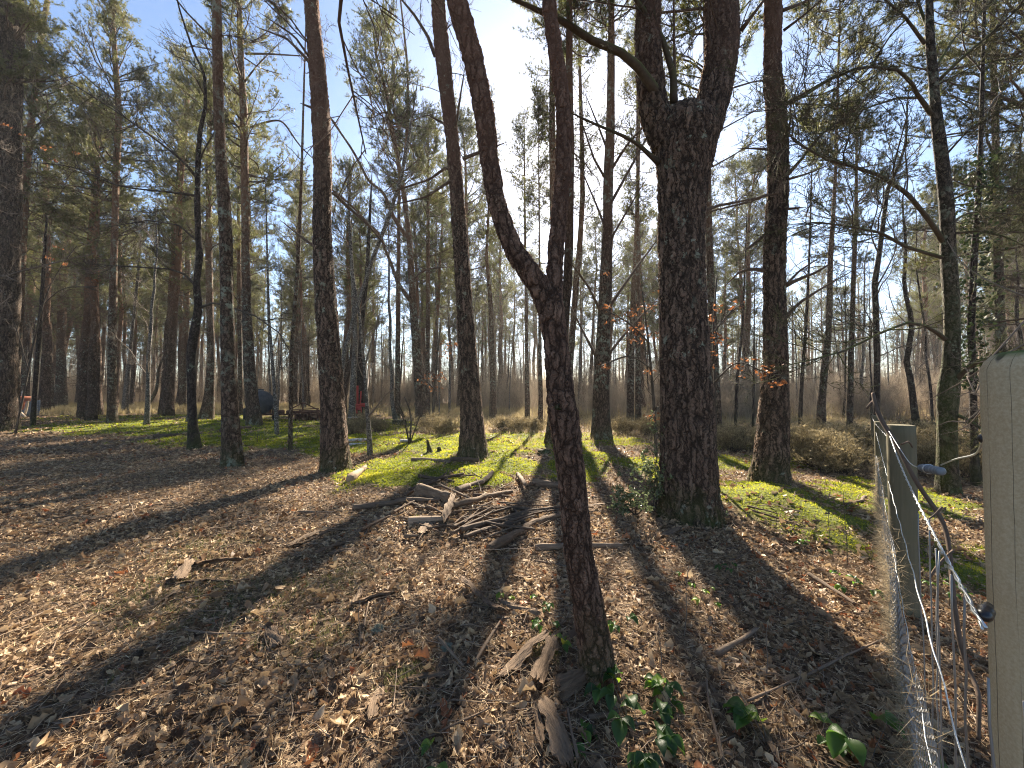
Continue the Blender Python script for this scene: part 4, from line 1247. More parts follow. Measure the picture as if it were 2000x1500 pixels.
def litter():
    rng = np.random.default_rng(8)
    mb = MB()
    for tp, n, y0, y1, s0, s1, lift, tilt in ((LEAVES, 30000, -.5, 4.2, .022, .060, .03, .7), (LEAVES, 30000, 3.8, 9, .03, .072, .03, .7), (LEAVES, 1800, .3, 5, .065, .105, .04, .7), (SIMPLE, 26000, 8.5, 24, .06, .13, .03, .5)):
        for k, (V, Fq) in enumerate(tp):
            m_ = n // len(tp)
            x, y = wedge(rng, m_, max(y0, .0), y1) if y0 >= 0 else (rng.uniform(-5, 5, m_), rng.uniform(y0, y1, m_))
            if y0 < 0:
                x2, y2 = wedge(rng, m_, .3, y1); x = np.where(rng.uniform(0, 1, m_) < .85, x2, x); y = np.where(x == x2, y2, y)
            keep = rng.uniform(0, 1, m_) > (.70 if n > 2000 else .3) * moss(x, y) + .35 * (sines(x, y, 2.6, 61) > .2)
            x, y = x[keep], y[keep]
            z = gh(x, y) + rng.uniform(.002, lift, len(x)) + .02 * (moss(x, y) > .5)
            t = np.clip(rng.beta(1.6, 1.6, len(x)) * .85 + .12 * sines(x, y, 1.6, 62), 0, .87)
            red = rng.uniform(0, 1, len(x)) < .035 + .09 * sstep(.7, 1.8, x) * sstep(4.5, 2, y)
            t = np.where(red, rng.uniform(.92, 1, len(x)), t)
            scatter(mb, rng, V, Fq, np.stack([x, y, z], -1), rng.uniform(s0, s1, len(x)), tilt, 0, t)
    tag(mb.build('leaf_litter', M['leaf']), 'brown fallen oak leaves covering the forest floor', 'leaf litter', None, 'stuff')
    # dead pine needles and grass stalks
    mb = MB()
    for n, y0, y1, ln, wd in ((90000, .6, 3.5, .07, .0026), (80000, 3, 8, .085, .0046), (30000, 7, 16, .12, .008)):
        x, y = wedge(rng, n, y0, y1)
        keep = rng.uniform(0, 1, n) > .75 * moss(x, y)
        x, y = x[keep], y[keep]
        d = rng.uniform(0, 2 * PI, len(x))
        D = np.stack([np.cos(d), np.sin(d), rng.normal(.08, .18, len(x))], -1)
        blades(mb, rng, np.stack([x, y, gh(x, y) + rng.uniform(.002, .035, len(x))], -1), D, 1, ln, wd, .05, 0)
    tag(mb.build('needle_litter', M['deadneedle']), 'dry fallen pine needles and straw among the leaves', 'needle litter', None, 'stuff')
    # twigs, bark crumbs
    mb = MB()
    for n, y0, y1, l0, l1, r0 in ((5200, .6, 4, .05, .30, .0019), (4200, 3.5, 10, .1, .5, .0034), (900, 9, 20, .2, .7, .006)):
        x, y = wedge(rng, n, y0, y1)
        a = rng.uniform(0, 2 * PI, n)
        L = rng.uniform(0, 1, n) ** 2 * (l1 - l0) + l0
        P = grow(rng, np.stack([x, y, gh(x, y) + .012], -1), np.stack([np.cos(a), np.sin(a), rng.normal(0, .08, n)], -1), L, 6, 0, .16)
        P[..., 2] = np.maximum(P[..., 2], gh(P[..., 0], P[..., 1]) + .004) + rng.uniform(0, .025, n)[:, None]
        tubes(mb, P, taper(r0 * rng.uniform(.6, 2.2, n), 6, .4), 4, 0, rng.uniform(0, 1, n), False)
    bt_ = np.array([[-.5, -.18, 0], [-.1, -.24, .02], [.5, -.12, 0], [.5, .15, 0], [0, .22, .03], [-.45, .16, 0], [-.5, -.18, -.06], [-.1, -.24, -.06], [.5, -.12, -.06], [.5, .15, -.06], [0, .22, -.05], [-.45, .16, -.06]])
    bf = np.array([[0, 1, 4, 5], [1, 2, 3, 4], [0, 6, 7, 1], [1, 7, 8, 2], [2, 8, 9, 3], [3, 9, 10, 4], [4, 10, 11, 5], [5, 11, 6, 0]])
    for n, y0, y1, s0, s1 in ((1900, .6, 4.2, .015, .07), (2200, 4, 11, .03, .12)):
        x, y = wedge(rng, n, y0, y1)
        scatter(mb, rng, bt_, bf, np.stack([x, y, gh(x, y) + .012], -1), rng.uniform(s0, s1, n), .25)
    tag(mb.build('twig_litter', M['deadwood']), 'small dead twigs and bark crumbs strewn over the leaf litter', 'twig litter', None, 'stuff')


litter()


def moss_and_grass():
    rng = np.random.default_rng(9)
    mb = MB()
    for n, y0, y1, ln, wd in ((70000, 2.0, 7.0, .022, .006), (80000, 5.5, 12, .032, .012), (50000, 10.5, 28, .05, .03)):
        x, y = wedge(rng, n, y0, y1, 1.45, .5)
        keep = rng.uniform(0, 1, n) < moss(x, y)
        x, y = x[keep], y[keep]
        mo = moss(x, y)
        z = gh(x, y) + mo * (.03 + .045 * sines(x, y, 6, 41))
        t = np.clip(.42 + .5 * sines(x, y, 3.5, 71) + .35 * sines(x, y, 11, 72) + rng.normal(0, .2, len(x)), 0, 1)
        blades(mb, rng, np.stack([x, y, z], -1), np.tile([0., 0, 1], (len(x), 1)), 4, ln, wd, .65, 0, t, .1)
    tag(mb.build('moss', M['moss']), 'bright yellow-green moss cushions on the woodland floor', 'moss', None, 'stuff')
    # dry grass of the heath
    mb = MB()
    x, y = wedge(rng, 26000, 9, 46, 1.45, 2, 1.6)
    px = 1000 + F * x / y
    k = .35 + .5 * sines(x, y, .6, 81) + .35 * sines(x, y, 2.3, 82)
    k = k + np.where((px > 830) & (px < 1700) & (y > 10.5), .45, 0) + np.where((px < 640) & (y < 24), -.8, 0) + np.where((px < 640) & (y >= 24), .35, 0) + np.where((px > 600) & (px < 1000) & (y < 13), -.35, 0)
    keep = rng.uniform(0, 1, len(x)) < k
    x, y = x[keep], y[keep]
    sc_ = np.clip(y / 14, .7, 2)
    for lo, hi, ln, wd in ((0, 15, .24, .007), (15, 25, .36, .013), (25, 60, .5, .025)):
        q = (y >= lo) & (y < hi)
        D = np.tile([0., 0, 1], (q.sum(), 1)) + rng.normal(0, .12, (q.sum(), 3))
        blades(mb, rng, np.stack([x[q], y[q], gh(x[q], y[q])], -1), D, 10, ln, wd, .38, 0, np.clip(.55 + .3 * sines(x[q], y[q], 1.3, 84) + rng.normal(0, .2, q.sum()), 0, 1))
    tag(mb.build('dry_grass', M['grass']), 'straw-coloured dry grass over the open heath', 'dry grass', None, 'stuff')
    mb = MB()
    P0 = [(-2.0, 2.65, .55), (-1.5, 2.9, .4), (-2.6, 2.9, .5), (-.55, 1.95, .12), (-1.25, 2.3, .25), (.15, 2.15, .1), (-.85, 1.2, .15), (-3, 3.6, .5)]
    for cx, cy, r_ in P0:
        n = int(650 * r_)
        x, y = cx + rng.normal(0, r_ * .6, n), cy + rng.normal(0, r_ * .45, n)
        blades(mb, rng, np.stack([x, y, gh(x, y)], -1), np.tile([0., 0, 1], (n, 1)), 6, .055, .0028, .7, 0)
    tag(mb.build('short_grass', M['greengrass']), 'sparse short green grass in the sunlit leaf litter', 'grass', None, 'stuff')


moss_and_grass()

# ------------------------------------------------------------------ heather and saplings
def heather_protos():
    rng = np.random.default_rng(10)
    out = []
    for i in range(3):
        t = thing('heather_bush', 'x', 'bush')
        mb = MB()
        n = 70
        a = rng.uniform(0, 6.28, n); el = rng.uniform(.5, 1.5, n)
        D = np.stack([np.cos(a) * np.cos(el), np.sin(a) * np.cos(el), np.sin(el)], -1)
        S = np.stack([rng.normal(0, .16, n), rng.normal(0, .16, n), np.full(n, -.02)], -1)
        P1 = grow(rng, S, D, rng.uniform(.35, .75, n), 6, .08, .14)
        tubes(mb, P1, taper(np.full(n, .006), 6, .4), 3, 0, .3, False)
        mb2 = MB()
        S, D, u = spawn(rng, P1, 14, .25, 1, 35, 1, .2)
        P2 = grow(rng, S, D, rng.uniform(.08, .22, len(u)), 3, .1, .15)
        tubes(mb2, P2, taper(np.full(len(P2), .003), 3, .6), 3, 0, rng.uniform(0, 1, len(P2)), False)
        blades(mb2, rng, P2[:, -1], unit(P2[:, -1] - P2[:, 0]), 6, .06, .008, .6, 0)
        mb.build('stem', M['dtwig'], t)
        mb2.build('foliage', M['heather'], t)
        out.append(t)
    return out


hp = heather_protos()
HB = [(1570, 905, 1.3, 'R'), (1610, 915, 1.5, 'R'), (1655, 905, 1.4, 'R'), (1630, 880, 1.5, 'R'), (1585, 872, 1.3, 'R'), (1680, 890, 1.4, 'R'), (1550, 880, 1.1, 'R'), (1640, 925, 1.0, 'R'),
      (1430, 880, 1.1, 'M'), (1455, 868, 1.2, 'M'), (1410, 872, 1.0, 'M'), (1475, 880, 1.0, 'M'), (865, 848, 1.0, 'C'), (845, 842, 1.2, 'C'), (880, 842, 1.0, 'C'), (690, 850, 1., 'L'), (740, 843, 1.1, 'L'), (710, 838, 1.2, 'L'), (660, 846, 1., 'L'),
      (1010, 845, 1.1, 'B'), (985, 840, 1.2, 'B'), (1040, 845, 1.0, 'B'), (1215, 848, 1.1, 'B'), (1270, 850, 1.2, 'B'), (1780, 900, 1.4, 'F'), (1810, 925, 1.2, 'F'), (1890, 910, 1.4, 'F'), (1790, 870, 1.5, 'F'), (1930, 940, 1.2, 'F')]
HL = {'R': ('dark twiggy heather bush in the mound between stout pine and fence', 'heather mound by the fence'), 'M': ('heather bush between the massive pine and the stout pine', 'heather between the two stout pines'),
      'C': ('small dark heather bush left of the straight mossy-footed pine', 'heather left of the straight pine'), 'L': ('low brown heather behind the birch logs', 'heather behind the birch logs'),
      'B': ('low heather in dry grass beyond the forked pine', 'heather in the far dry grass'), 'F': ('brown heather bush behind the wire fence', 'heather behind the fence')}
rng = np.random.default_rng(12)
for i, (px, py, s, k) in enumerate(HB):
    o = hp[i] if i < 3 else copy_tree(hp[i % 3])
    p = gp(px, py)
    o.location = p; o.rotation_euler = (0, 0, rng.uniform(0, 6.28)); s = s * rng.uniform(.7, 1.0)
    o.scale = (s * 1.15, s * 1.15, s * .85)
    o['label'], o['group'] = HL[k]


def leaf_sapling(label, base, stems, clusters, seed, size=.055, mat='orange_leaf', name='beech_sapling', r=.09, per=22):
    """thin stems traced in the photo, clusters of dead leaves still held: (px, py, dY, radius)"""
    rng = np.random.default_rng(500 + seed)
    b = gp(*base); Y = b[1]
    t = thing(name, label, 'sapling', b)
    for k, (pts, dY) in enumerate(stems):
        Q, q = px_path(pts, Y, Y + dY)
        Q = Q - b
        mb = MB(); trunk_mesh(mb, rng, Q, q, 6, .06, .05)
        P, rr = resample(Q, q, .1)
        ii = np.linspace(0, len(P) - 1, 10).astype(int)
        twig_system(mb, rng, P[ii][None], rr[ii][None], 9, .22, 4, .5, 3, .5, rmin=.0018)
        mb.build('stem', M['dtwig'], t)
    mb = MB()
    for px, py, dY, rad in clusters:
        c = at(px, py, Y + dY) - b
        n = max(5, int(per * .8 * rad / .1))
        pos = c + rng.normal(0, 1, (n, 3)) * np.array([rad, rad * .8, rad * .45])
        V, Fq = LEAVES[rng.integers(0, 5)]
        scatter(mb, rng, V, Fq, pos, rng.uniform(.6, 1.2, n) * size, 1.0)
    if clusters: mb.build('foliage', M[mat], t)
    return t


leaf_sapling('thin sapling holding clusters of orange dead leaves, left of the massive pine', (1282, 892),
             [([(1282, 892, 7), (1278, 800, 6), (1270, 700, 5), (1262, 630, 4), (1255, 570, 3)], .2), ([(1272, 720, 4), (1230, 690, 3), (1172, 716, 3)], -.6), ([(1268, 670, 4), (1230, 630, 3), (1180, 605, 3)], -.5), ([(1277, 800, 3), (1290, 790, 3), (1268, 820, 2)], -.4)],
             [(1186, 600, -.5, .10), (1205, 622, -.5, .12), (1228, 612, -.4, .12), (1250, 640, -.2, .15), (1262, 600, .1, .12), (1275, 655, 0, .12), (1178, 716, -.6, .10), (1240, 665, -.3, .1), (1275, 812, -.3, .11), (1265, 725, 0, .07), (1290, 570, 0, .06), (1183, 535, .1, .05)], 1, .07)
leaf_sapling('thin sapling with orange dead leaves between the massive pine and the stout pine', (1394, 955),
             [([(1394, 955, 6), (1398, 850, 5), (1396, 740, 5), (1392, 640, 4), (1400, 540, 3)], .2), ([(1397, 745, 4), (1440, 700, 3), (1490, 728, 3), (1535, 735, 2)], -.8), ([(1393, 650, 3), (1425, 610, 3), (1455, 590, 2)], .2)],
             [(1392, 620, 0, .06), (1405, 600, 0, .07), (1425, 603, .1, .07), (1448, 592, .2, .05), (1395, 655, -.1, .05), (1410, 670, 0, .07), (1392, 690, 0, .06), (1390, 715, 0, .05), (1440, 720, -.3, .06), (1468, 702, -.4, .05), (1487, 730, -.5, .08), (1508, 722, -.6, .07), (1530, 745, -.8, .05), (1510, 750, -.7, .04)], 2, .055)
leaf_sapling('far sapling with a rusty blush of dead leaves left of the straight mossy-footed pine', (845, 832),
             [([(845, 832, 6), (848, 760, 5), (855, 690, 4), (860, 640, 3)], .2), ([(848, 760, 3), (830, 740, 3), (815, 730, 2)], .2)],
             [(840, 738, 0, .25), (858, 735, 0, .2), (865, 690, 0, .3), (880, 672, 0, .25), (850, 760, 0, .15)], 3, .12, per=12)
leaf_sapling('low spray of pale bare twigs at the foot of the curved pine', (800, 870),
             [([(800, 870, 4), (790, 820, 3), (775, 790, 2)], -.3), ([(800, 868, 4), (805, 810, 3), (790, 775, 2)], .3), ([(800, 868, 3), (825, 800, 2), (835, 780, 2)], .2), ([(790, 815, 3), (770, 770, 2), (775, 760, 2)], -.4)], [], 4, name='twig_shrub')
leaf_sapling('low hanging twigs with a few orange leaves near the left edge', (30, 850),
             [([(30, 850, 5), (60, 700, 4), (90, 560, 3), (150, 480, 2)], -1), ([(55, 720, 3), (20, 600, 3), (-30, 500, 2)], -1), ([(80, 600, 3), (120, 560, 3), (190, 560, 2)], -1.2)],
             [(100, 505, -1, .07), (12, 245, -1, .07), (40, 262, -1, .04), (85, 290, -1, .07), (150, 300, -1, .06), (110, 315, -1, .04), (125, 515, -1, .05), (185, 548, -1.1, .06), (110, 482, -1, .06)], 5, .075, name='oak_sapling')


def holly(label, base, top, seed, spread, n):
    rng = np.random.default_rng(600 + seed)
    b = gp(*base); H = (at(base[0], top, b[1]) - b)[2]
    t = thing('holly_sapling', label, 'holly', b)
    k = 9
    S = np.tile([[0., 0, .0]], (k, 1)) + rng.normal(0, .03, (k, 3)) * [1, 1, 0]
    a = rng.uniform(0, 6.28, k)
    D = np.stack([np.cos(a) * spread, np.sin(a) * spread, np.full(k, 1.)], -1)
    D[0] = [0.02, 0, 1]
    L = H * rng.uniform(.45, .85, k); L[0] = H
    P1 = grow(rng, S, D, L, 10, .05, .1)
    mb = MB(); R1 = taper(np.full(k, .006), 10, .3); tubes(mb, P1, R1, 5, 0, .5, False)
    P3 = twig_system(mb, rng, P1, R1, 7, .35, 4, .5, 0, .5, rmin=.0015)
    mb.build('stem', M['dtwig'], t)
    pts = np.concatenate([P3[:, i] for i in range(1, P3.shape[1])])
    pts = pts[rng.permutation(len(pts))[:n]] + rng.normal(0, .012, (min(n, len(pts)), 3))
    V, Fq = leaf_tpl([.02, .22, .3, .26, .16, .02], .5, .5)
    mb = MB(); scatter(mb, rng, V, Fq, pts, rng.uniform(.022, .042, len(pts)), .9)
    mb.build('foliage', M['holly'], t)


holly('upright glossy holly sapling at the left foot of the massive pine', (1282, 1000), 830, 1, .4, 1100)
holly('low spreading holly tangle just left of the upright holly sapling', (1238, 1008), 905, 2, 1.1, 1300)
holly('small dark holly growth at the right foot of the massive pine', (1395, 1022), 985, 3, .8, 120)

# ------------------------------------------------------------------ brambles
BL = leaf_tpl([.04, .26, .36, .33, .2, .02], .35, -.6)


def bramble(label, px, py, leaves, tint, size, seed, h=.1, group=None, name='bramble_plant'):
    rng = np.random.default_rng(700 + seed)
    b = gp(px, py)
    t = thing(name, label, 'bramble', b, group)
    st = MB(); lf = MB()
    for i in range(leaves):
        a = rng.uniform(0, 6.28)
        P = grow(rng, np.array([[0, 0, -.01]]), np.array([[math.cos(a) * .7, math.sin(a) * .7, 1.]]), [rng.uniform(.7, 1.5) * h], 8, -.06, .1)
        tubes(st, P, taper([.0022], 8, .5), 4, 0, .5, False)
        c = P[0, -1]; d = unit(P[0, -1] - P[0, -3])
        az = math.atan2(d[1], d[0])
        for j, da in enumerate((0, 1.15, -1.15) if size > .03 else (0, 1.0, -1.0)):
            s_ = size * 1.35 * rng.uniform(.8, 1.15) * (1 if j == 0 else .8)
            V, Fq = BL
            V = V + np.array([.55, 0, 0])
            tl = rng.uniform(.1, .7)
            ca, sa = math.cos(az + da), math.sin(az + da)
            Ry = np.array([[math.cos(tl), 0, math.sin(tl)], [0, 1, 0], [-math.sin(tl), 0, math.cos(tl)]])
            Rz = np.array([[ca, -sa, 0], [sa, ca, 0], [0, 0, 1]])
            lf.add((V * s_) @ (Rz @ Ry).T + c, Fq, 0, np.clip(tint + rng.normal(0, .2), 0, .88 if tint < .9 else 1))
    st.build('stem', M['twig'], t)
    lf.build('foliage', M['bramble'], t)


for i, (lab, px, py, n, ti, s, h) in enumerate([
    ('big sunlit bramble leaves at the bottom right, right of the long pale stick', 1505, 1470, 3, .75, .075, .13),
    ('bramble leaves in the bottom right corner beside the fence netting', 1700, 1495, 4, .55, .075, .13),
    ('yellowing bramble sprig between the two big bramble clumps at the bottom right', 1610, 1450, 3, .86, .05, .10),
    ('dark bramble leaves in the shade right of the forked pine foot', 1230, 1410, 6, .25, .06, .14),
    ('bright-edged bramble leaves on the sunlit side of the forked pine shadow', 1320, 1400, 3, .66, .055, .10),
    ('shaded bramble sprig directly behind the forked pine foot', 1220, 1240, 4, .3, .045, .12),
    ('yellow bramble leaves glowing against the forked pine foot', 1088, 1276, 2, 1., .045, .07),
    ('green bramble sprig left of the forked pine, above the yellow leaves', 1065, 1235, 4, .35, .045, .10),
    ('tiny green bramble shoot in the stripe of shade behind the yellow leaves', 1075, 1190, 3, .35, .038, .09),
    ('lone green bramble shoot in front of the forked pine, beside the rotten plank', 1120, 1440, 2, .6, .05, .07),
    ('green leaf sprig at the bottom edge left of the rotten plank', 845, 1490, 2, .62, .05, .09),
    ('small yellow-green sprig left of the forked pine in open litter', 985, 1170, 2, .85, .035, .08),
    ('small lit bramble sprig right of the forked pine in sparse stalks', 1380, 1190, 3, .85, .036, .10),
    ('tall thin bramble sprig with pale leaves below the holly', 1355, 1155, 3, .8, .03, .14),
    ('bramble patch in the shade left of the fence netting', 1660, 1160, 5, .3, .045, .14),
    ('bramble leaves at the moss edge left of the far fence post', 1590, 1080, 5, .5, .04, .12),
    ('bramble leaves beneath the stay wires behind the fence', 1850, 1180, 5, .5, .04, .14),
    ('yellow-tinged bramble behind the lower stay wires', 1830, 1160, 4, .84, .04, .16),
    ('low dark bramble leaves nearest the photo bottom, right of the rotten plank', 1250, 1455, 6, .25, .06, .12),
    ('shaded bramble leaves beside the bright-edged clump, nearer the forked pine', 1285, 1375, 4, .3, .055, .12),
    ('dark ground bramble between forked pine and massive pine shadow', 1420, 1120, 4, .35, .035, .1)]):
    bramble(lab, px, py, n, ti, s, i, h)

# upright pale stalks in the litter, each on its own
rng = np.random.default_rng(31)
ST = [(1335, 1250, 1105), (1655, 1105, 960), (1620, 1070, 1000), (1990, 1395, 1330), (1495, 1330, 1215), (700, 1275, 1170), (1290, 1320, 1215)]
for px, py, tp in ST:
    b = gp(px, py); top = at(px + rng.uniform(-12, 12), tp, b[1] + .02) - b
    P = np.array([[0, 0, -.02], top * .35 + [.008, 0, 0], top * .7 - [.006, 0, 0], top])
    mb = MB(); trunk_mesh(mb, rng, P, np.array([.003, .0028, .0022, .0015]), 6, .03)
    o = mb.build('dead_stalk', M['dtwig'] if px > 1600 else M['twig'], None, b)
    tag(o, 'thin dead stalk standing upright out of the leaf litter', 'stalk', 'upright dead stalks')

# ------------------------------------------------------------------ fallen wood, each piece its own
def stick(x1, y1, x2, y2, wpx, label, name='fallen_branch', mat='deadwood', tint=.3, seed=0, sides=9, group=None, lift=0., wig=.05, cut=False, lift2=None):
    rng = np.random.default_rng(800 + seed + int(x1 + y1 * 3))
    a, b = gp(x1, y1), gp(x2, y2)
    if mat != 'birchlog' and not cut: tint = tint * .45
    Ym = (a[1] + b[1]) / 2
    L = np.linalg.norm(b - a)
    r = .72 * wpx * Ym / (2 * F)
    n = max(6, int(L / .1) + 3)
    s = np.linspace(0, 1, n)[:, None]
    P = a + (b - a) * s
    side = unit(np.cross(b - a, [0, 0, 1.]))
    P = P + side * np.cumsum(rng.normal(0, wig, n))[:, None] * L * .35 * np.sin(s * PI)
    g = gh(P[:, 0], P[:, 1])
    P[:, 2] = g * .5 + np.linspace(g[0], g[-1], n) * .5 + r * .7 + .018 + np.linspace(lift, lift if lift2 is None else lift2, n) * .55
    q = r * np.linspace(1.15, .65, n) * (1 + rng.normal(0, .12, n))
    c = P.mean(0).copy(); 
    ang = math.atan2(b[1] - a[1], b[0] - a[0])
    ca, sa = math.cos(-ang), math.sin(-ang)
    Q = (P - c) @ np.array([[ca, -sa, 0], [sa, ca, 0], [0, 0, 1]]).T
    mb = MB(); trunk_mesh(mb, rng, Q, q, sides, max(.012, L / 60), .14)
    mb.t = [np.full(len(v), tint) for v in mb.v]
    o = mb.build(name, M[mat], None, c)
    o.rotation_euler = (0, 0, ang)
    tag(o, label, 'log' if 'log' in name else 'branch', group)
    if cut:
        for e in (0, -1):
            d = unit(Q[e] - Q[1 if e == 0 else -2])
            disc = MB(); k = 20
            u_ = unit(np.cross(d, [0, 0, 1.])); v_ = np.cross(d, u_)
            aa = np.arange(k) * 2 * PI / k
            rr = np.concatenate([[0], np.full(k, q[e] * .93)])
            V = [Q[e] + d * (q[e] * .02 + .004)] + [Q[e] + d * .003 + (u_ * math.cos(x) + v_ * math.sin(x)) * q[e] * .9 for x in aa]
            disc.add(np.array(V), np.array([[0, 1 + i, 1 + (i + 1) % k] for i in range(k)]))
            disc.build('cut_face', M['cut'], o)
    return o


def slab(x1, y1, x2, y2, wpx, label, tint=.4, seed=0, arc=.5, roll=0., lift=.0, group=None, name='bark_slab', th=.012, mat='slab', ragged=1., lift2=None):
    """a curved, ragged plate of bark or split wood lying along a line on the ground"""
    rng = np.random.default_rng(900 + seed + int(x1 + y1 * 3))
    a, b = gp(x1, y1), gp(x2, y2)
    L = np.linalg.norm((b - a)[:2]); Ym = (a[1] + b[1]) / 2
    wd = .8 * wpx * Ym / F
    tint = tint * .5
    nx, ny = max(10, int(L / .02)), 9
    nx = min(nx, 46)
    s = np.linspace(-.5, .5, nx); t = np.linspace(-1, 1, ny)
    S, T = np.meshgrid(s, t, indexing='ij')
    e1, e2 = rng.uniform(0, 6, 2)
    wob = 1 + .22 * np.sin(s * 9 + e1) + .16 * np.sin(s * 23 + e2)
    wob = wob * np.clip((.5 - np.abs(s)) * 9 + .35, .3, 1)
    X = S * L * (1 + .10 * ragged * np.sin(T * 7 + e1) * np.sign(S) * np.abs(S) * 2)
    an = T * arc * wob[:, None]
    rad = wd / 2 / max(arc, .15)
    Yc = rad * np.sin(an); Z = rad * (np.cos(an) - math.cos(arc))
    Z = Z + .006 * np.sin(X * 60 + T * 4) * np.sin(T * 9 + X * 21) + rng.normal(0, .0012, X.shape)
    Z = Z + .03 * L * np.sin(S * 5 + e2)
    top = np.stack([X, Yc, Z], -1)
    thn = th * (1 - .45 * np.abs(T)) * np.clip((.5 - np.abs(S)) * 10 + .3, .25, 1)
    bot = top - np.stack([0 * X, thn * np.sin(an), thn * np.cos(an)], -1)
    cr, sr = math.cos(roll), math.sin(roll)
    Rr_ = np.array([[1, 0, 0], [0, cr, -sr], [0, sr, cr]])
    V = np.concatenate([top.reshape(-1, 3), bot.reshape(-1, 3)]) @ Rr_.T
    idx = np.arange(nx * ny).reshape(nx, ny)
    q = lambda A: np.stack([A[:-1, :-1], A[1:, :-1], A[1:, 1:], A[:-1, 1:]], -1).reshape(-1, 4)
    Fs = [q(idx), q(idx + nx * ny)[:, ::-1]]
    ring = np.concatenate([idx[:, 0], idx[-1, 1:], idx[::-1, -1][1:], idx[0, ::-1][1:-1]])
    r2 = np.roll(ring, -1)
    Fs.append(np.stack([ring, r2, r2 + nx * ny, ring + nx * ny], -1))
    V[:, 2] -= V[:, 2].min()
    mb = MB(); mb.add(V, np.concatenate(Fs), 0, tint)
    c = (a + b) / 2
    c[2] = float(max(gh(c[0], c[1]), (gh(a[0], a[1]) + gh(b[0], b[1])) / 2)) + .012 + lift
    o = mb.build(name, M[mat], None, c)
    pitch = 0 if lift2 is None else -math.atan2(lift2, L)
    o.rotation_euler = (0, pitch, math.atan2(b[1] - a[1], b[0] - a[0]))
    return tag(o, label, 'bark' if 'bark' in name else 'wood', group)


# near slabs round the forked pine
slab(972, 1332, 1070, 1262, 40, 'curved slab of bark lying hollow side down, left of the forked pine foot', .45, 1, .9, -.35, .0, th=.016, lift2=.05)
slab(1048, 1352, 1082, 1268, 34, 'narrow upright-leaning bark strip between curved slab and forked pine', .35, 2, .7, .5, .01, th=.014)
slab(1112, 1520, 1062, 1385, 48, 'long rotten plank of pale wood running out of the bottom of the photo', .6, 3, .7, .05, .0, th=.03, name='rotten_plank')
slab(1060, 1480, 1045, 1388, 20, 'dark edge strip beside the long rotten plank', .3, 4, .5, -.4, .0)
slab(1090, 1378, 1195, 1322, 44, 'dark red-brown bark plate leaning against the forked pine foot', .18, 5, .5, .8, .02, th=.02)
slab(790, 1342, 886, 1325, 17, 'leaf-shaped bark strip lying flat in the open litter, bottom centre left', .5, 6, .6, .2)
slab(722, 1420, 745, 1350, 30, 'ragged bark plate with broken ends, bottom left of centre', .6, 7, .5, .1)
slab(690, 1190, 770, 1166, 18, 'thick dark bark piece with pale upper edge, centre left of the litter', .2, 8, .6, -.9, .0, th=.03)
slab(905, 1150, 985, 1215, 26, 'dark bark slab casting a black hollow shadow, left of the forked pine', .2, 9, .6, -.5, .01, th=.02)
slab(975, 1190, 1055, 1215, 14, 'pale splintered strip beside the dark hollow slab', .95, 10, .6, .4, .02, name='wood_splinter')
slab(344, 1146, 372, 1110, 26, 'short thick bark block standing in the left hand bark cluster', .85, 11, .6, .5, .0, th=.03, lift2=.03)
slab(352, 1112, 470, 1106, 16, 'long dark bark plate at the back of the left hand bark cluster', .1, 12, .7, -.9, .01, th=.015)
slab(328, 1148, 460, 1140, 12, 'long dark bark strip at the front of the left hand bark cluster', .1, 13, .7, -.6, .0)
slab(560, 1075, 640, 1035, 14, 'pale split strip along the edge of the long tree shadow', .9, 14, .5, .2, name='wood_splinter')
slab(235, 1032, 275, 1018, 14, 'orange-tan bark flake lying in the shade on the left', .85, 15, .6, .2)
slab(108, 1022, 150, 1012, 16, 'pale rounded flake of wood far left in the litter', 1., 16, .5, 0, name='wood_chip')
slab(168, 1020, 240, 1008, 12, 'long pale splinter beside the pale rounded flake on the left', .9, 17, .4, 0, name='wood_splinter')
slab(320, 1085, 345, 1062, 10, 'small pale splinter above the left hand bark cluster', 1., 18, .4, 0, name='wood_splinter')
slab(280, 1200, 355, 1160, 10, 'sunlit splinter below the left hand bark cluster', .95, 19, .4, 0, name='wood_splinter')
slab(355, 1330, 385, 1295, 16, 'brown bark sliver in the litter right of the big left shadow', .6, 20, .5, .1)
slab(300, 1378, 390, 1335, 16, 'long brown bark sliver near the bottom left', .45, 21, .5, .2)
slab(525, 1240, 545, 1275, 26, 'square chunk of bark half buried, left of centre', .5, 22, .4, .3, .0, th=.03)
slab(820, 1052, 845, 1020, 26, 'white patch of broken wood near the grey log', 1., 23, .4, .1, name='wood_chip')
slab(868, 1040, 886, 985, 17, 'pale upright split board lying across the grey log', .95, 24, .15, .05, .06, name='split_board', th=.025, lift2=.10)
slab(690, 1030, 560, 1075, 10, 'thin broken bark along the long tree shadow', .3, 25, .5, .2)
slab(610, 1100, 720, 1040, 12, 'brown bark strip inside the long tree shadow', .35, 26, .5, .2)
slab(1530, 1330, 1470, 1322, 12, 'tan bark sliver beside the sunlit red leaves, lower right', .8, 27, .5, .1)
slab(705, 1155, 690, 1190, 14, 'grey flat chip standing near the thick dark bark piece', .95, 28, .3, .2, name='wood_chip')
slab(640, 1090, 700, 1075, 14, 'pair of shaded bark plates left of the branch heap', .4, 29, .5, .2)
slab(1490, 1430, 1520, 1500, 14, 'flat pale lath pointing at the bottom edge, bottom right', 1., 30, .2, 0, name='wood_splinter')
slab(1190, 1000, 1100, 992, 26, 'half buried dark bark right of the branch heap by the forked pine', .25, 31, .6, .3)
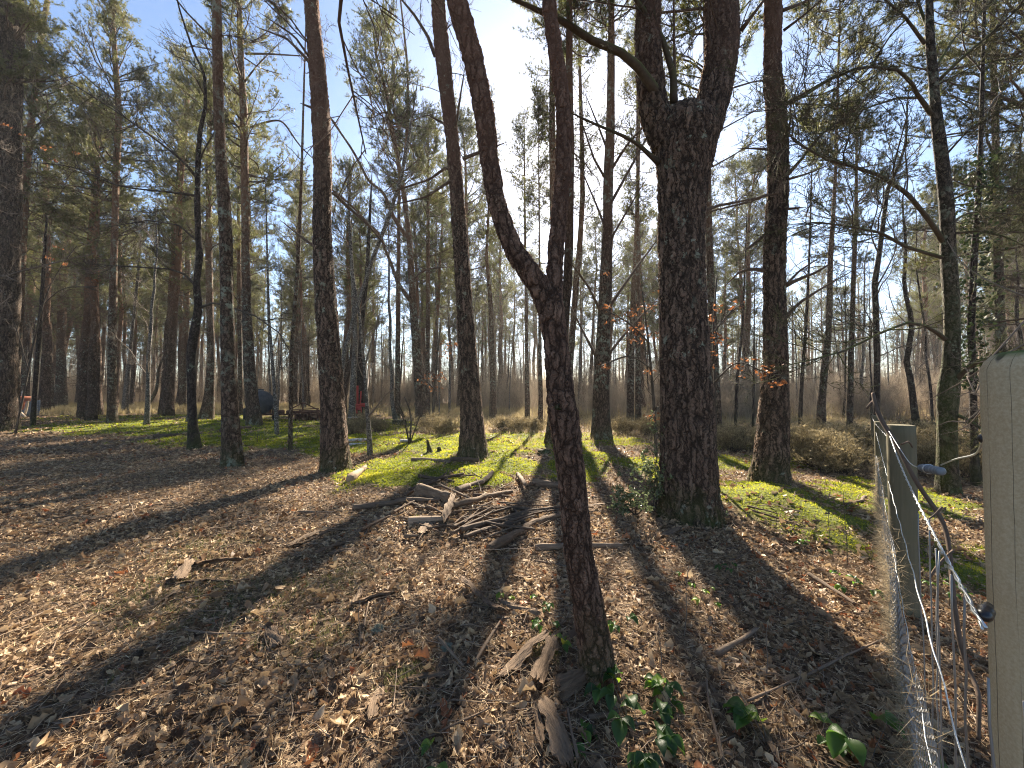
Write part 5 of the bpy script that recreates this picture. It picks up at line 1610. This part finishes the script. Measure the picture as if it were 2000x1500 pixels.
# sticks and logs
stick(798, 1028, 866, 1022, 22, 'short grey log with a sawn end at the front of the branch heap', 'fallen_log', 'deadwood', .85, 1, 16, None, .01, .004, True)
stick(820, 972, 880, 985, 34, 'thick rotten brown log lying in the branch heap', 'fallen_log', 'slab', .3, 2, 18, None, .0, .01, True)
stick(893, 968, 962, 930, 14, 'pale stripped branch at the back of the branch heap', 'fallen_branch', 'deadwood', .9, 3, 10, None, .05)
stick(1012, 935, 1026, 962, 13, 'short grey stub leaning up out of the branch heap', 'fallen_branch', 'deadwood', .9, 4, 10, None, .04, .01, False, .12)
stick(885, 1000, 1000, 970, 15, 'long brown bough lying across the middle of the branch heap', 'fallen_branch', 'slab', .6, 5, 12, None, .05)
stick(900, 1048, 1100, 1000, 12, 'long dark bough along the front of the branch heap', 'fallen_branch', 'deadwood', .25, 6, 10, None, .06)
stick(910, 1058, 1040, 1012, 9, 'thin dark bough parallel to the front bough of the heap', 'fallen_branch', 'deadwood', .2, 7, 9, None, .04)
stick(955, 1085, 1095, 1015, 18, 'broad shaded bough at the right front of the branch heap', 'fallen_branch', 'slab', .25, 8, 12, None, .03)
stick(1040, 950, 1100, 958, 18, 'short log at the right end of the branch heap by the forked pine', 'fallen_log', 'slab', .35, 9, 14, None, .02, .01, True)
stick(690, 1000, 860, 985, 14, 'long pale-backed bough at the left of the branch heap', 'fallen_branch', 'deadwood', .45, 10, 10, None, .03)
stick(640, 905, 760, 985, 4, 'thin twig crossing the litter toward the branch heap', 'fallen_twig', 'deadwood', .4, 11, 6)
stick(805, 905, 880, 908, 13, 'dead branch lying on the bright moss', 'fallen_branch', 'deadwood', .6, 12, 10, None, .02)
stick(880, 905, 935, 905, 16, 'mossy dark branch at the foot of the straight pine', 'fallen_branch', 'deadwood', .2, 13, 10, None, .02)
stick(1045, 1080, 1215, 1076, 16, 'smooth tan stick lying behind the forked pine trunk', 'fallen_branch', 'deadwood', .85, 14, 12, None, .02, .006)
stick(1040, 1100, 1110, 1112, 6, 'thin pale stick left of the forked pine trunk', 'fallen_twig', 'deadwood', .8, 15, 7)
stick(1400, 1290, 1478, 1240, 14, 'smooth pinkish stick broken in two, lower right', 'fallen_branch', 'deadwood', .95, 16, 12, None, .015, .008)
stick(1460, 1385, 1735, 1255, 6, 'long thin pink cane slanting up to the fence, lower right', 'fallen_branch', 'deadwood', .9, 17, 8, None, .03, .004)
stick(1580, 1130, 1670, 1190, 11, 'mossy stick in the deep shade left of the fence', 'fallen_branch', 'deadwood', .4, 18, 9, None, .015)
stick(1410, 1500, 1380, 1340, 7, 'curved pale root-like stick at the bottom right', 'fallen_twig', 'deadwood', .85, 19, 8, None, .02, .03)
stick(855, 1258, 905, 1315, 8, 'lichen-crusted stick left of the curved bark slab', 'fallen_branch', 'deadwood', .9, 20, 10, None, .03, .01)
stick(930, 1305, 985, 1215, 8, 'pale bent stick beside the lichen-crusted stick', 'fallen_branch', 'deadwood', .95, 21, 10, None, .03, .02)
stick(705, 1262, 720, 1190, 6, 'upright pale twig by the blue-green lichen tuft', 'fallen_twig', 'deadwood', .95, 22, 8, None, .02, .006, False, .05)
stick(720, 1250, 760, 1265, 4, 'short pale twig right of the blue-green lichen tuft', 'fallen_twig', 'deadwood', .95, 23, 7)
stick(360, 1243, 500, 1248, 6, 'grey twig with bent end in the middle of the left litter', 'fallen_twig', 'deadwood', .6, 24, 8, None, .03)
stick(520, 1275, 610, 1330, 5, 'pale forked twig between the bark chunks', 'fallen_twig', 'deadwood', .9, 25, 8)
stick(0, 1240, 110, 1190, 7, 'long straw-coloured stick at the left edge', 'fallen_twig', 'deadwood', .95, 26, 8)
stick(480, 1408, 640, 1403, 5, 'dark level twig near the bottom left of centre', 'fallen_twig', 'deadwood', .15, 27, 7)
stick(800, 1400, 890, 1375, 8, 'curved brown twig at the bottom, left of the rotten plank', 'fallen_twig', 'deadwood', .5, 28, 8)
stick(1128, 1500, 1108, 1400, 9, 'pale mottled stick standing against the rotten plank', 'fallen_branch', 'deadwood', .9, 29, 9, None, .03, .02)
stick(1150, 1415, 1215, 1400, 12, 'brown stick in the dark bramble by the forked pine', 'fallen_branch', 'deadwood', .4, 30, 10, None, .01)
stick(780, 1480, 960, 1395, 7, 'long dark cane curving along the bottom edge', 'fallen_twig', 'deadwood', .2, 31, 8, None, .02, .03)
stick(680, 864, 727, 862, 9, 'white birch log lying behind its twin, left of the hazel sapling', 'birch_log', 'birchlog', .5, 32, 14, None, .0, .004, True)
stick(678, 872, 726, 870, 8, 'white birch log nearest, left of the hazel sapling', 'birch_log', 'birchlog', .5, 33, 14, None, .0, .004, True)
stick(782, 865, 800, 866, 11, 'short pale birch log with dark sawn end on the moss', 'birch_log', 'birchlog', .5, 34, 14, None, .0, .004, True)
stick(683, 945, 713, 920, 24, 'pale split log with dark end beside the thick leaning pine', 'fallen_log', 'cut', .5, 35, 7, None, .0, .004)
stick(1690, 975, 1650, 990, 9, 'dark bent stick on the moss by the fence', 'fallen_branch', 'deadwood', .3, 36, 9)
stick(1460, 992, 1520, 1008, 6, 'thin stick on the slope below the stout pine', 'fallen_twig', 'deadwood', .5, 37, 7)
stick(460, 862, 520, 838, 4, 'pale snapped twig near the foot of the tall reddish pine', 'fallen_twig', 'deadwood', .9, 38, 7)
stick(430, 845, 490, 838, 12, 'dark fallen branch on the litter left of the tank', 'fallen_branch', 'deadwood', .15, 39, 8)
stick(300, 855, 395, 850, 8, 'dark fallen branch across the path behind the crooked oak', 'fallen_branch', 'deadwood', .15, 40, 8)
# lichen crust on its stick, and the lichen tuft
rng = np.random.default_rng(32)
for lab, px, py, s in (('blue-green lichen tuft in the litter, centre left', 738, 1238, .035), ('grey-blue lichen crust on the fallen stick', 872, 1275, .03)):
    b = gp(px, py)
    mb = MB(); n = 260
    d = unit(rng.normal(0, 1, (n, 3)) * [1, 1, .6] + [0, 0, .5])
    blades(mb, rng, np.abs(rng.normal(0, s * .35, (n, 3))) * np.sign(rng.normal(0, 1, (n, 3))) * [1, 1, .3], d, 3, s * .6, s * .12, .5)
    tag(mb.build('lichen_tuft', M['lichen'], None, b + [0, 0, .03]), lab, 'lichen')
# the rest of the heap and of the loose sticks
rng = np.random.default_rng(33)
for i in range(64):
    cx, cy = rng.normal(910, 105), rng.uniform(935, 1060)
    ln, a = rng.uniform(25, 150), rng.normal(-.2, .65)
    dx, dy = ln * math.cos(a) / 2, ln * math.sin(a) / 2 * .45
    if cx + dx > 1130: continue
    stick(cx - dx, cy - dy, cx + dx, cy + dy, rng.uniform(2.5, 9), 'dark dead branch in the heap of fallen branches beside the bright moss', 'fallen_branch', 'deadwood' if i % 3 else 'slab', rng.uniform(0, 1) ** 2 * .6, 100 + i, 7, 'heaped fallen branches', rng.uniform(0, .10), .02)
for i in range(60):
    px, py = rng.uniform(0, 1750), rng.uniform(1000, 1490)
    ln, a = rng.uniform(30, 130), rng.uniform(-.7, .6)
    dx, dy = ln * math.cos(a) / 2, ln * math.sin(a) / 2
    k = int(px > 1180)
    stick(px - dx, py - dy * .6, px + dx, min(1495, py + dy * .6), rng.uniform(2.5, 5), ('thin dead twig lying in the leaf litter left of the forked pine', 'thin dead twig lying in the leaf litter right of the forked pine')[k],
          'fallen_twig', 'deadwood', rng.uniform(.1, 1), 200 + i, 6, ('loose twigs left of the forked pine', 'loose twigs right of the forked pine')[k], rng.uniform(0, .03), .03)
for i in range(34):
    px, py = rng.uniform(0, 1750), rng.uniform(960, 1480)
    a = rng.uniform(-.6, .6); ln = rng.uniform(24, 60)
    k = int(px > 1180)
    slab(px, py, px + ln * math.cos(a), py - ln * math.sin(a) * .6, rng.uniform(7, 15), ('small flake of bark in the leaf litter left of the forked pine', 'small flake of bark in the leaf litter right of the forked pine')[k], rng.uniform(.1, .9), 300 + i, rng.uniform(.3, .7), rng.normal(0, .4), 0,
         ('bark flakes left of the forked pine', 'bark flakes right of the forked pine')[k], 'bark_flake', .008)
# stumps
def stump(px, py, wpx, hpx, label, spike=0., mat='dark_bark', name='tree_stump'):
    rng = np.random.default_rng(int(px))
    b = gp(px, py); r = wpx * b[1] / (2 * F); h = hpx * b[1] / F
    z = np.linspace(-.05, h, 8)
    q = r * (1 - .75 * spike * np.linspace(0, 1, 8)) * (1 + .4 * np.exp(-np.maximum(z, 0) / .06))
    P = np.stack([-.25 * spike * z, 0 * z, z], -1)
    mb = MB(); trunk_mesh(mb, rng, P, q, 14, .02, .14)
    o = mb.build(name, M[mat], None, b)
    tag(o, label, 'stump')
stump(733, 835, 9, 9, 'small pointed dark stump left of the scattered birch logs', .6)
stump(840, 885, 10, 26, 'jagged dark spike of a broken stump on the moss', .85)
stump(780, 832, 26, 12, 'broad low dark stump near the curved pine', 0)
stump(1062, 885, 18, 6, 'low mossy stump on the moss left of the forked pine', 0, 'oak')
stump(858, 882, 9, 9, 'small broken stump stub right of the jagged spike', .5)

# ------------------------------------------------------------------ pine cones
def cone_mesh():
    mb = MB()
    V, Fq = [], []
    for k in range(46):
        h = k / 45
        a = k * 2.4
        r = .48 * math.sin(PI * (.12 + .85 * h)) ** .8
        z = h * 1.0
        c = np.array([math.cos(a) * r, math.sin(a) * r, z]); s = np.array([-math.sin(a), math.cos(a), 0]) * .13
        o = np.array([math.cos(a), math.sin(a), .35]) * .14
        b0 = len(V)
        V += [c * [.3, .3, 1] - s * .5, c * [.3, .3, 1] + s * .5, c + s + o * .3, c + o, c - s + o * .3]
        Fq += [[b0, b0 + 1, b0 + 2, b0 + 4]]
        mb.f.append((np.array([[b0 + 4, b0 + 2, b0 + 3]]), 0))
    f = mb.f; mb.f = []
    mb.add(np.array(V) * .045, np.array(Fq), 0, .15); mb.f += f
    return mb.mesh('pine_cone', M['deadwood'])
cm = cone_mesh()
rng = np.random.default_rng(34)
for i in range(40):
    px, py = rng.uniform(100, 900), rng.uniform(1180, 1490)
    o = bpy.data.objects.new('pine_cone', cm); col.objects.link(o)
    o.location = gp(px, py) + [0, 0, .028]; o.rotation_euler = (PI / 2 + rng.normal(0, .3), 0, rng.uniform(0, 6.28))
    tag(o, 'fallen brown pine cone in the leaf litter at the lower left', 'pine cone', 'pine cones in the litter')

# ------------------------------------------------------------------ the wire fence on the right
FA, FK = .17, .946                          # the fence line: x = FA + FK * y


def fx(y, off=0.):
    n = math.hypot(1, FK)
    return np.array([FA + FK * y + off / n, y - off * FK / n])


def rot_post(mb, r, h, chamfer=.02, z0=-.3, k=40, seed=0):
    rng = np.random.default_rng(seed)
    zs = np.concatenate([np.linspace(z0, h - chamfer, 24), [h - chamfer * .55, h - chamfer * .2, h - .001]])
    rs = np.concatenate([np.full(24, r), [r * .93, r * .80, r * .62]])
    P = np.stack([0 * zs, 0 * zs, zs], -1)
    tubes(mb, P[None], rs[None] * (1 + rng.normal(0, .004, len(zs))[None]), k, 0, .5, True)


def fence():
    rng = np.random.default_rng(50)
    t = thing('wire_fence', 'wooden post and wire fence with rabbit netting along the right side', 'fence', (*fx(2.6), float(gh(*fx(2.6)))))
    base = np.array(t.location)
    g = lambda x, y: float(gh(x, y))
    y = .62; p = np.array([.882, y]); 
    mb = MB(); rot_post(mb, .064, 1.572 - g(*p), .03, seed=1, k=56)
    mb.build('post', M['post'], t, np.array([*p, g(*p)]) - base)['label'] = 'tall near post with domed greenish top'
    for yy, r, ztop, off in ((2.6, .072, 1.285, .055), (5.3, .06, 1.1, .03), (8.2, .06, 1.02, .03)):
        p = fx(yy, off)
        mb = MB(); rot_post(mb, r, ztop - g(*p), .006, seed=int(yy * 9))
        mb.build('post', M['oldpost'], t, np.array([*p, g(*p)]) - base)

    def wire(y0, y1, z0, z1, r, name='line_wire', wig=.004, sag=.0, off=-.012, mat='wire', n=90, kink=False):
        yy = np.linspace(y0, y1, n)
        P = np.array([[*fx(v, off), 0] for v in yy])
        s = np.linspace(0, 1, n)
        P[:, 2] = z0 + (z1 - z0) * s - sag * 4 * s * (1 - s)
        d = np.cumsum(np.hypot(*np.diff(P[:, :2], axis=0, prepend=P[:1, :2]).T))
        P[:, 2] += wig * np.sin(d * 2 * PI / .10) * (.6 + .4 * np.sin(d * 3.1))
        P[:, 0] += wig * .6 * np.cos(d * 2 * PI / .10)
        mb = MB(); tubes(mb, P[None] - base, np.full((1, n), r), 6, 0, .5, True)
        return mb.build(name, M[mat], t)

    wire(.50, 2.62, 1.185, 1.27, .0021, sag=.05, wig=.005)
    wire(.50, 2.62, 1.183, 1.268, .0015, sag=.047, wig=-.004)
    wire(.35, 5.3, .88, .95, .0017, sag=.02)
    wire(.60, 5.3, .515, .62, .0016, sag=.02)
    wire(.60, 5.3, .30, .38, .0014, sag=.02)
    wire(2.6, 8.2, 1.2, .98, .0018, sag=.03)
    # stays
    for v in np.arange(.52, 1.3, .11):
        p = fx(v, .01)
        z = np.linspace(.03, 1.02 + rng.uniform(0, .1), 14)
        P = np.stack([p[0] + np.cumsum(rng.normal(0, .0022, 14)), p[1] + np.cumsum(rng.normal(0, .0022, 14)), z + g(*p)], -1)
        mb = MB(); tubes(mb, P[None] - base, np.full((1, 14), .0019), 6, 0, .5, True)
        mb.build('stay_wire', M['stay'], t)
    # rabbit netting: hexagonal wire mesh
    mb = MB()
    hw, hh = .031, .036
    segs = []
    for i, v in enumerate(np.arange(.75, 5.2, hw * .75)):
        for j in range(0, 17):
            z = j * hh + (hh / 2 if i % 2 else 0)
            segs += [(v, z, v + hw * .5, z), (v + hw * .5, z, v + hw * .75, z + hh / 2), (v + hw * .5, z, v + hw * .75, z - hh / 2)]
    segs = np.array(segs)
    def P3(v, z):
        w_ = .012 * np.sin(v * 5) * np.cos(z * 6) - .02
        n_ = math.hypot(1, FK)
        x_, y_ = FA + FK * v + w_ / n_, v - w_ * FK / n_
        return np.stack([x_, y_, gh(x_, y_) + np.maximum(z, 0) + .01], -1)
    P = np.stack([P3(segs[:, 0], segs[:, 1]), P3(segs[:, 2], segs[:, 3])], 1)
    tubes(mb, P - base, np.full((len(P), 2), .0011), 3, 0, .5, False)
    mb.build('netting', M['stay'], t)
    # dead grass caught in it
    n = 3200
    v = rng.uniform(.8, 5, n); z = np.abs(rng.normal(.10, .16, n)) + .4 * (rng.uniform(0, 1, n) < .12)
    C = P3(v, np.minimum(z, .62)) - base
    D = np.stack([rng.normal(-.5, .6, n), rng.normal(0, .6, n), rng.normal(.3, .7, n)], -1)
    mb = MB(); blades(mb, rng, C, unit(D), 2, .10, .0022, .5)
    tag(mb.build('caught_straw', M['straw'], t), kind='stuff')
    # strainer wire with grey block and insulators
    def run(pts, r, mat, name, k=6):
        P = np.array([at(a, b, c) for a, b, c in pts]) - base
        Q, q = resample(P, np.full(len(P), r), .01)
        mb2 = MB(); tubes(mb2, Q[None], q[None], k, 0, .5, True)
        return mb2.build(name, M[mat], t)
    run([(1730, 832, 2.50), (1752, 868, 2.0), (1775, 903, 1.6), (1788, 915, 1.45), (1800, 915, 1.38)], .0018, 'wire', 'strainer_wire')
    run([(1838, 908, 1.25), (1868, 896, 1.05), (1905, 889, .86), (1914, 880, .80), (1919, 862, .76)], .0022, 'wire', 'strainer_wire')
    # grey ribbed block
    A, B = at(1797, 913, 1.37) - base, at(1840, 921, 1.27) - base
    s = np.linspace(0, 1, 22)
    P = A + (B - A) * s[:, None]
    rr = .014 + .0012 * np.sin(s * 40); rr[[0, -1]] *= .7; rr[:3] *= .75
    mb = MB(); tubes(mb, P[None], rr[None], 18, 0, .5, True)
    blk = mb.build('strainer_block', M['insul'], t)
    d = unit(B - A)
    u_ = unit(np.cross(d, [0, 0, 1.])); v_ = np.cross(d, u_)
    aa = np.linspace(0, 2 * PI, 25)
    C = A + (B - A) * .42
    mb = MB(); tubes(mb, (C + .0165 * (np.cos(aa)[:, None] * u_ + np.sin(aa)[:, None] * v_))[None], np.full((1, 25), .0016), 5, 0, .5, False)
    mb.build('wire_loop', M['wire'], blk)
    # ring insulators on the near post
    for px, py, yy in ((1921, 1207, .545), (1921, 858, .66)):
        c = at(px, py, yy) - base
        mb = MB(); s = np.linspace(0, 1, 9)
        P = c + np.array([[.045, .03, .0]]) * s[:, None]
        tubes(mb, P[None], np.array([[.004, .008, .009, .007, .009, .009, .007, .006, .006]]), 14, 0, .5, True)
        mb.build('insulator', M['black'], t)


fence()
# dead branch propped on the fence
Q, q = px_path([(1705, 768, 8), (1712, 800, 11), (1725, 828, 12), (1740, 850, 12), (1755, 872, 12), (1775, 915, 12), (1800, 958, 12), (1838, 1008, 13), (1852, 1050, 11), (1858, 1110, 11), (1862, 1170, 12), (1875, 1260, 13), (1900, 1330, 12), (1913, 1350, 11), (1911, 1445, 10)], 2.52, 1.62)
rng = np.random.default_rng(51)
b = gp(1911, 1445)
dd = thing('dead_branch', 'long dead branch propped against the far fence post and hanging over the wires', 'branch', b)
mb = MB(); trunk_mesh(mb, rng, Q - b, q, 12, .015, .12); mb.build('stem', M['branch'], dd)
for pts, y0 in (([(1707, 782, 7), (1698, 790, 6), (1693, 798, 5)], 2.5), ([(1760, 868, 5), (1776, 862, 5), (1782, 874, 3)], 2.3), ([(1840, 990, 5), (1826, 1005, 4), (1808, 1018, 3)], 2.0), ([(1862, 1075, 6), (1845, 1090, 6), (1828, 1110, 7), (1815, 1130, 6)], 1.95)):
    Q2, q2 = px_path(pts, y0)
    mb = MB(); trunk_mesh(mb, rng, Q2 - b, q2, 8, .02, .1); mb.build('side_twig', M['branch'], dd)
# pale twigs hanging between oak and near post
b = gp(2040, 1250)
tw_ = thing('bare_shrub', 'pale bare twigs of a shrub crossing in front of the mossy oak', 'shrub', b)
mb = MB()
for pts, y0, y1 in (([(2060, 690, 8), (1990, 735, 6), (1935, 770, 5), (1915, 800, 4), (1885, 825, 4), (1855, 822, 3), (1830, 832, 2)], 2.2, 2.6), ([(2060, 700, 7), (1960, 760, 5), (1918, 800, 4), (1890, 835, 3), (1860, 845, 2)], 2.2, 2.7), ([(2060, 640, 6), (1930, 710, 4), (1890, 740, 4), (1850, 762, 3), (1815, 780, 2)], 2.4, 3.0),
                    ([(2060, 560, 6), (1935, 700, 4), (1905, 770, 4), (1893, 745, 3), (1888, 735, 2)], 2.2, 2.4), ([(2060, 800, 5), (1930, 790, 4), (1900, 760, 3), (1870, 775, 2)], 2.4, 2.8), ([(2060, 600, 5), (1950, 560, 4), (1880, 520, 3), (1850, 470, 2)], 2.4, 2.9)):
    Q2, q2 = px_path(pts, y0, y1)
    trunk_mesh(mb, rng, Q2 - b, q2, 6, .03, .1)
    P, rr = resample(Q2 - b, q2, .05); ii = np.linspace(0, len(P) - 1, 10).astype(int)
    twig_system(mb, rng, P[ii][None], rr[ii][None], 6, .2, 3, .5, 2, .5, rmin=.0013)
mb.build('twig', M['twig'], tw_)
mb = MB(); Q2 = np.array([[0, 0, -.1], [.1, .0, .4], at(2060, 800, 2.4) - b, at(2060, 690, 2.2) - b, at(2060, 560, 2.2) - b]); trunk_mesh(mb, rng, Q2, np.array([.03, .025, .018, .014, .01]), 8, .05); mb.build('stem', M['dtwig'], tw_)

# ------------------------------------------------------------------ machinery half hidden among the trees
def box(mb, c, s, rz=0., ry=0., rx=0., bev=.12):
    c = np.array(c, float); s = np.array(s, float) / 2
    e = min(s) * bev
    V, idx = [], {}
    V = []
    for sx in (-1, 1):
        for sy in (-1, 1):
            for sz in (-1, 1):
                for ax in range(3):
                    q = np.array([sx, sy, sz]) * s
                    for o in range(3):
                        if o != ax: q[o] -= np.sign(q[o]) * e
                    idx[(sx, sy, sz, ax)] = len(V); V.append(q)
    Fq, Ft = [], []
    for ax in range(3):
        o1, o2 = [a for a in range(3) if a != ax]
        for sg in (-1, 1):
            f = []
            for u, v in ((-1, -1), (1, -1), (1, 1), (-1, 1)):
                k = [0, 0, 0]; k[ax] = sg; k[o1] = u; k[o2] = v
                f.append(idx[(*k, ax)])
            Fq.append(f)
    for ax in range(3):
        o1, o2 = [a for a in range(3) if a != ax]
        for u in (-1, 1):
            for v in (-1, 1):
                k = [0, 0, 0]; k[o1] = u; k[o2] = v
                k0, k1 = list(k), list(k); k0[ax] = -1; k1[ax] = 1
                Fq.append([idx[(*k0, o1)], idx[(*k1, o1)], idx[(*k1, o2)], idx[(*k0, o2)]])
    for sx in (-1, 1):
        for sy in (-1, 1):
            for sz in (-1, 1): Ft.append([idx[(sx, sy, sz, a)] for a in range(3)])
    V = np.array(V)
    cz, sz_ = math.cos(rz), math.sin(rz); cy, sy_ = math.cos(ry), math.sin(ry); cx, sx_ = math.cos(rx), math.sin(rx)
    Mr = np.array([[cz, -sz_, 0], [sz_, cz, 0], [0, 0, 1]]) @ np.array([[cy, 0, sy_], [0, 1, 0], [-sy_, 0, cy]]) @ np.array([[1, 0, 0], [0, cx, -sx_], [0, sx_, cx]])
    base = mb.n
    mb.add(V @ Mr.T + c, np.array(Fq)); mb.f.append((np.array(Ft) + base, 0))


def bar(mb, a, b, r, k=10):
    P = np.array([a, b], float)
    tubes(mb, (P[0] + (P[1] - P[0]) * np.linspace(0, 1, 4)[:, None])[None], np.full((1, 4), r), k, 0, .5, True)


def wheel(t, c, r, wd, rz=0.):
    """tyre (torus) > rim"""
    n, k = 32, 10
    A = np.arange(n) * 2 * PI / n; B_ = np.arange(k) * 2 * PI / k
    rm, rt = r - wd * .45, wd * .5
    V = np.array([[(rm + rt * .9 * math.cos(b)) * math.cos(a), rt * math.sin(b), (rm + rt * .9 * math.cos(b)) * math.sin(a)] for a in A for b in B_])
    i = np.arange(n)[:, None] * k; j = np.arange(k)[None]
    q = np.stack([i + j, (i + k) % (n * k) + j, (i + k) % (n * k) + (j + 1) % k, i + (j + 1) % k], -1).reshape(-1, 4)
    mb = MB(); mb.add(V, q)
    ty = mb.build('wheel', M['rubber'], t, c); ty.rotation_euler = (0, 0, rz)
    mb = MB(); bar(mb, (0, -wd * .2, 0), (0, wd * .2, 0), rm - rt * .7, 24); bar(mb, (0, -wd * .35, 0), (0, wd * .35, 0), rm * .2, 12)
    mb.build('rim', M['steel'], ty)


def tank():
    b = gp(508, 822)
    t = thing('water_bowser', 'dark grey round tank on a two wheeled trailer behind the tall reddish pine', 'tank trailer', b, None, .62)
    mb = MB()
    n = 14
    s = np.linspace(-1, 1, n)
    P = np.stack([.25 + 0 * s - .28, s * .95, .95 + 0 * s], -1)
    rr = .62 * np.clip(np.sqrt(np.clip(1 - np.abs(s) ** 9, 0.0, 1)), .3, 1)
    tubes(mb, P[None], rr[None], 32, 0, .5, True)
    mb.build('tank', M['tank'], t)
    mb = MB(); bar(mb, (-.03, .15, 1.5), (-.03, .15, 1.64), .18, 20); mb.build('filler_cap', M['tank'], t)
    mb = MB()
    box(mb, (.0, 0, .36), (.9, 2.1, .08)); bar(mb, (.4, -.8, .34), (1.6, -.9, .33), .04); bar(mb, (-.4, -.8, .34), (1.6, -.9, .33), .03); bar(mb, (1.5, -.9, .0), (1.5, -.9, .42), .03)
    for y_ in (-.7, .7): box(mb, (0, y_, .5), (.9, .08, .25))
    mb.build('chassis', M['rust'], t)
    mb = MB(); box(mb, (.75, -.9, .45), (.5, .35, .22)); mb.build('tool_box', M['rust'], t)
    wheel(t, (-.62, 0, .33), .34, .2, PI / 2); wheel(t, (.62, .2, .33), .34, .2, PI / 2)


def harrow():
    b = gp(603, 822)
    t = thing('field_harrow', 'low rusty harrow with crossed drawbars between two thick trunks', 'harrow', b)
    mb = MB()
    for y_ in (-.6, 0, .6): box(mb, (0, y_, .52), (1.7, .08, .08))
    for x_ in (-.8, 0, .8): box(mb, (x_, 0, .44), (.08, 1.3, .07))
    mb.build('frame', M['rust'], t)
    mb = MB()
    bar(mb, (-.8, -.6, .56), (-.15, -.3, 1.0), .03); bar(mb, (.0, -.6, .56), (-.15, -.3, 1.0), .03); bar(mb, (-.15, -.3, 1.0), (.8, -.5, .6), .03); bar(mb, (-.6, -.62, .62), (.85, -.62, .7), .025)
    mb.build('drawbar', M['rust'], t)
    for x_ in np.linspace(-.78, .78, 9):
        mb = MB()
        for y_ in (-.6, 0, .6):
            s = np.linspace(0, 1, 7)
            P = np.stack([x_ + 0 * s, y_ + .10 * np.sin(s * 3), .5 - .5 * s], -1); tubes(mb, P[None], np.full((1, 7), .02), 6, 0, .5, True)
        mb.build('tine', M['rust'], t)
    mb = MB()
    bar(mb, (-.82, .25, .22), (.82, .25, .22), .18, 16); mb.build('roller', M['rust'], t)


def red_implement():
    b = gp(700, 828)
    t = thing('post_driver', 'red post driver with tall upright mast between grey saplings', 'farm implement', b, None, .35)
    t.scale = (.72, .72, .8)
    mb = MB()
    box(mb, (-.08, 0, 1.75), (.13, .13, 1.15)); box(mb, (.12, 0, 1.55), (.09, .1, .9), 0, .06)
    mb.build('mast', M['red'], t)
    mb = MB(); box(mb, (.12, 0, 1.12), (.62, .2, .16)); box(mb, (0, -.12, .95), (.3, .1, .22)); bar(mb, (.1, -.1, 1.22), (.45, -.1, 1.22), .04); mb.build('carriage', M['red'], t)
    mb = MB(); bar(mb, (-.15, 0, 1.0), (-.1, 0, .62), .05); bar(mb, (.15, 0, 1.0), (.18, 0, .66), .04); mb.build('ram', M['red'], t)
    mb = MB(); box(mb, (.1, 0, .55), (.45, .3, .18)); box(mb, (-.3, 0, .2), (.18, .3, .45)); mb.build('base_block', M['rust'], t)
    mb = MB(); box(mb, (-.2, 0, .42), (.9, .5, .05)); bar(mb, (-.6, -.2, .02), (-.5, -.2, .4), .03); bar(mb, (.3, -.2, .02), (.2, -.2, .4), .03); mb.build('stand', M['steel'], t)


def orange_implement():
    b = gp(40, 816)
    t = thing('orange_implement', 'orange farm implement with pale curved arms behind the leaning reddish pine', 'farm implement', b)
    mb = MB(); box(mb, (.0, 0, 1.12), (.55, .5, .3)); box(mb, (-.1, 0, .75), (.25, .35, .5), 0, .2); mb.build('body', M['orange'], t)
    mb = MB(); box(mb, (-.75, .1, .95), (.28, .4, .3)); box(mb, (-.7, .1, .52), (.12, .12, .6)); mb.build('side_arm', M['orange'], t)
    mb = MB(); bar(mb, (0.05, 0, 1.25), (.05, 0, 1.55), .035); bar(mb, (-.75, .1, 1.1), (-.75, .1, 1.25), .05); mb.build('lever', M['steel'], t)
    for pts in (((.2, -.1, 1.0), (-.1, -.1, .62), (.1, -.1, .35), (.42, -.1, .05)), ((.25, .12, 1.0), (.2, .12, .6), (.1, .12, .2))):
        mb = MB(); Q, q = resample(np.array(pts), np.full(len(pts), .05), .05); tubes(mb, Q[None], q[None], 10, 0, .5, True); mb.build('arm', M['paleplank'], t)
    mb = MB(); box(mb, (-.6, 0, .12), (.5, .5, .12)); box(mb, (-.6, 0, .32), (.45, .5, .1)); mb.build('block', M['paleplank'], t)
    b = gp(56, 812)
    t = thing('slatted_crate', 'blue-grey slatted crate beside the orange implement at the left', 'crate', b)
    mb = MB(); W, H = 18 * b[1] / F, 30 * b[1] / F
    for i in range(8): box(mb, (0, 0, H * (i + .5) / 8), (W, .6, H / 8 * .8))
    mb.build('slat_panel', M['bluegrey'], t)
    for sx in (-1, 1):
        for sy in (-1, 1):
            mb = MB(); box(mb, (sx * W * .47, sy * .32, H / 2), (.06, .05, H)); mb.build('corner_post', M['bluegrey'], t)


tank(); harrow(); red_implement(); orange_implement()

# ------------------------------------------------------------------ air
mb = MB(); box(mb, (0, 60, 14.5), (272, 226, 32), bev=.001)
m = Mat('haze_air')
pv = m.n('VolumePrincipled', None, Color=(1., .97, .92), Density=HAZE, Anisotropy=.3)
m.t.links.new(pv.outputs[0], m.out.inputs['Volume'])
hz = mb.build('haze', m.m, None, (0, 0, 0), False)
tag(hz, kind='stuff')
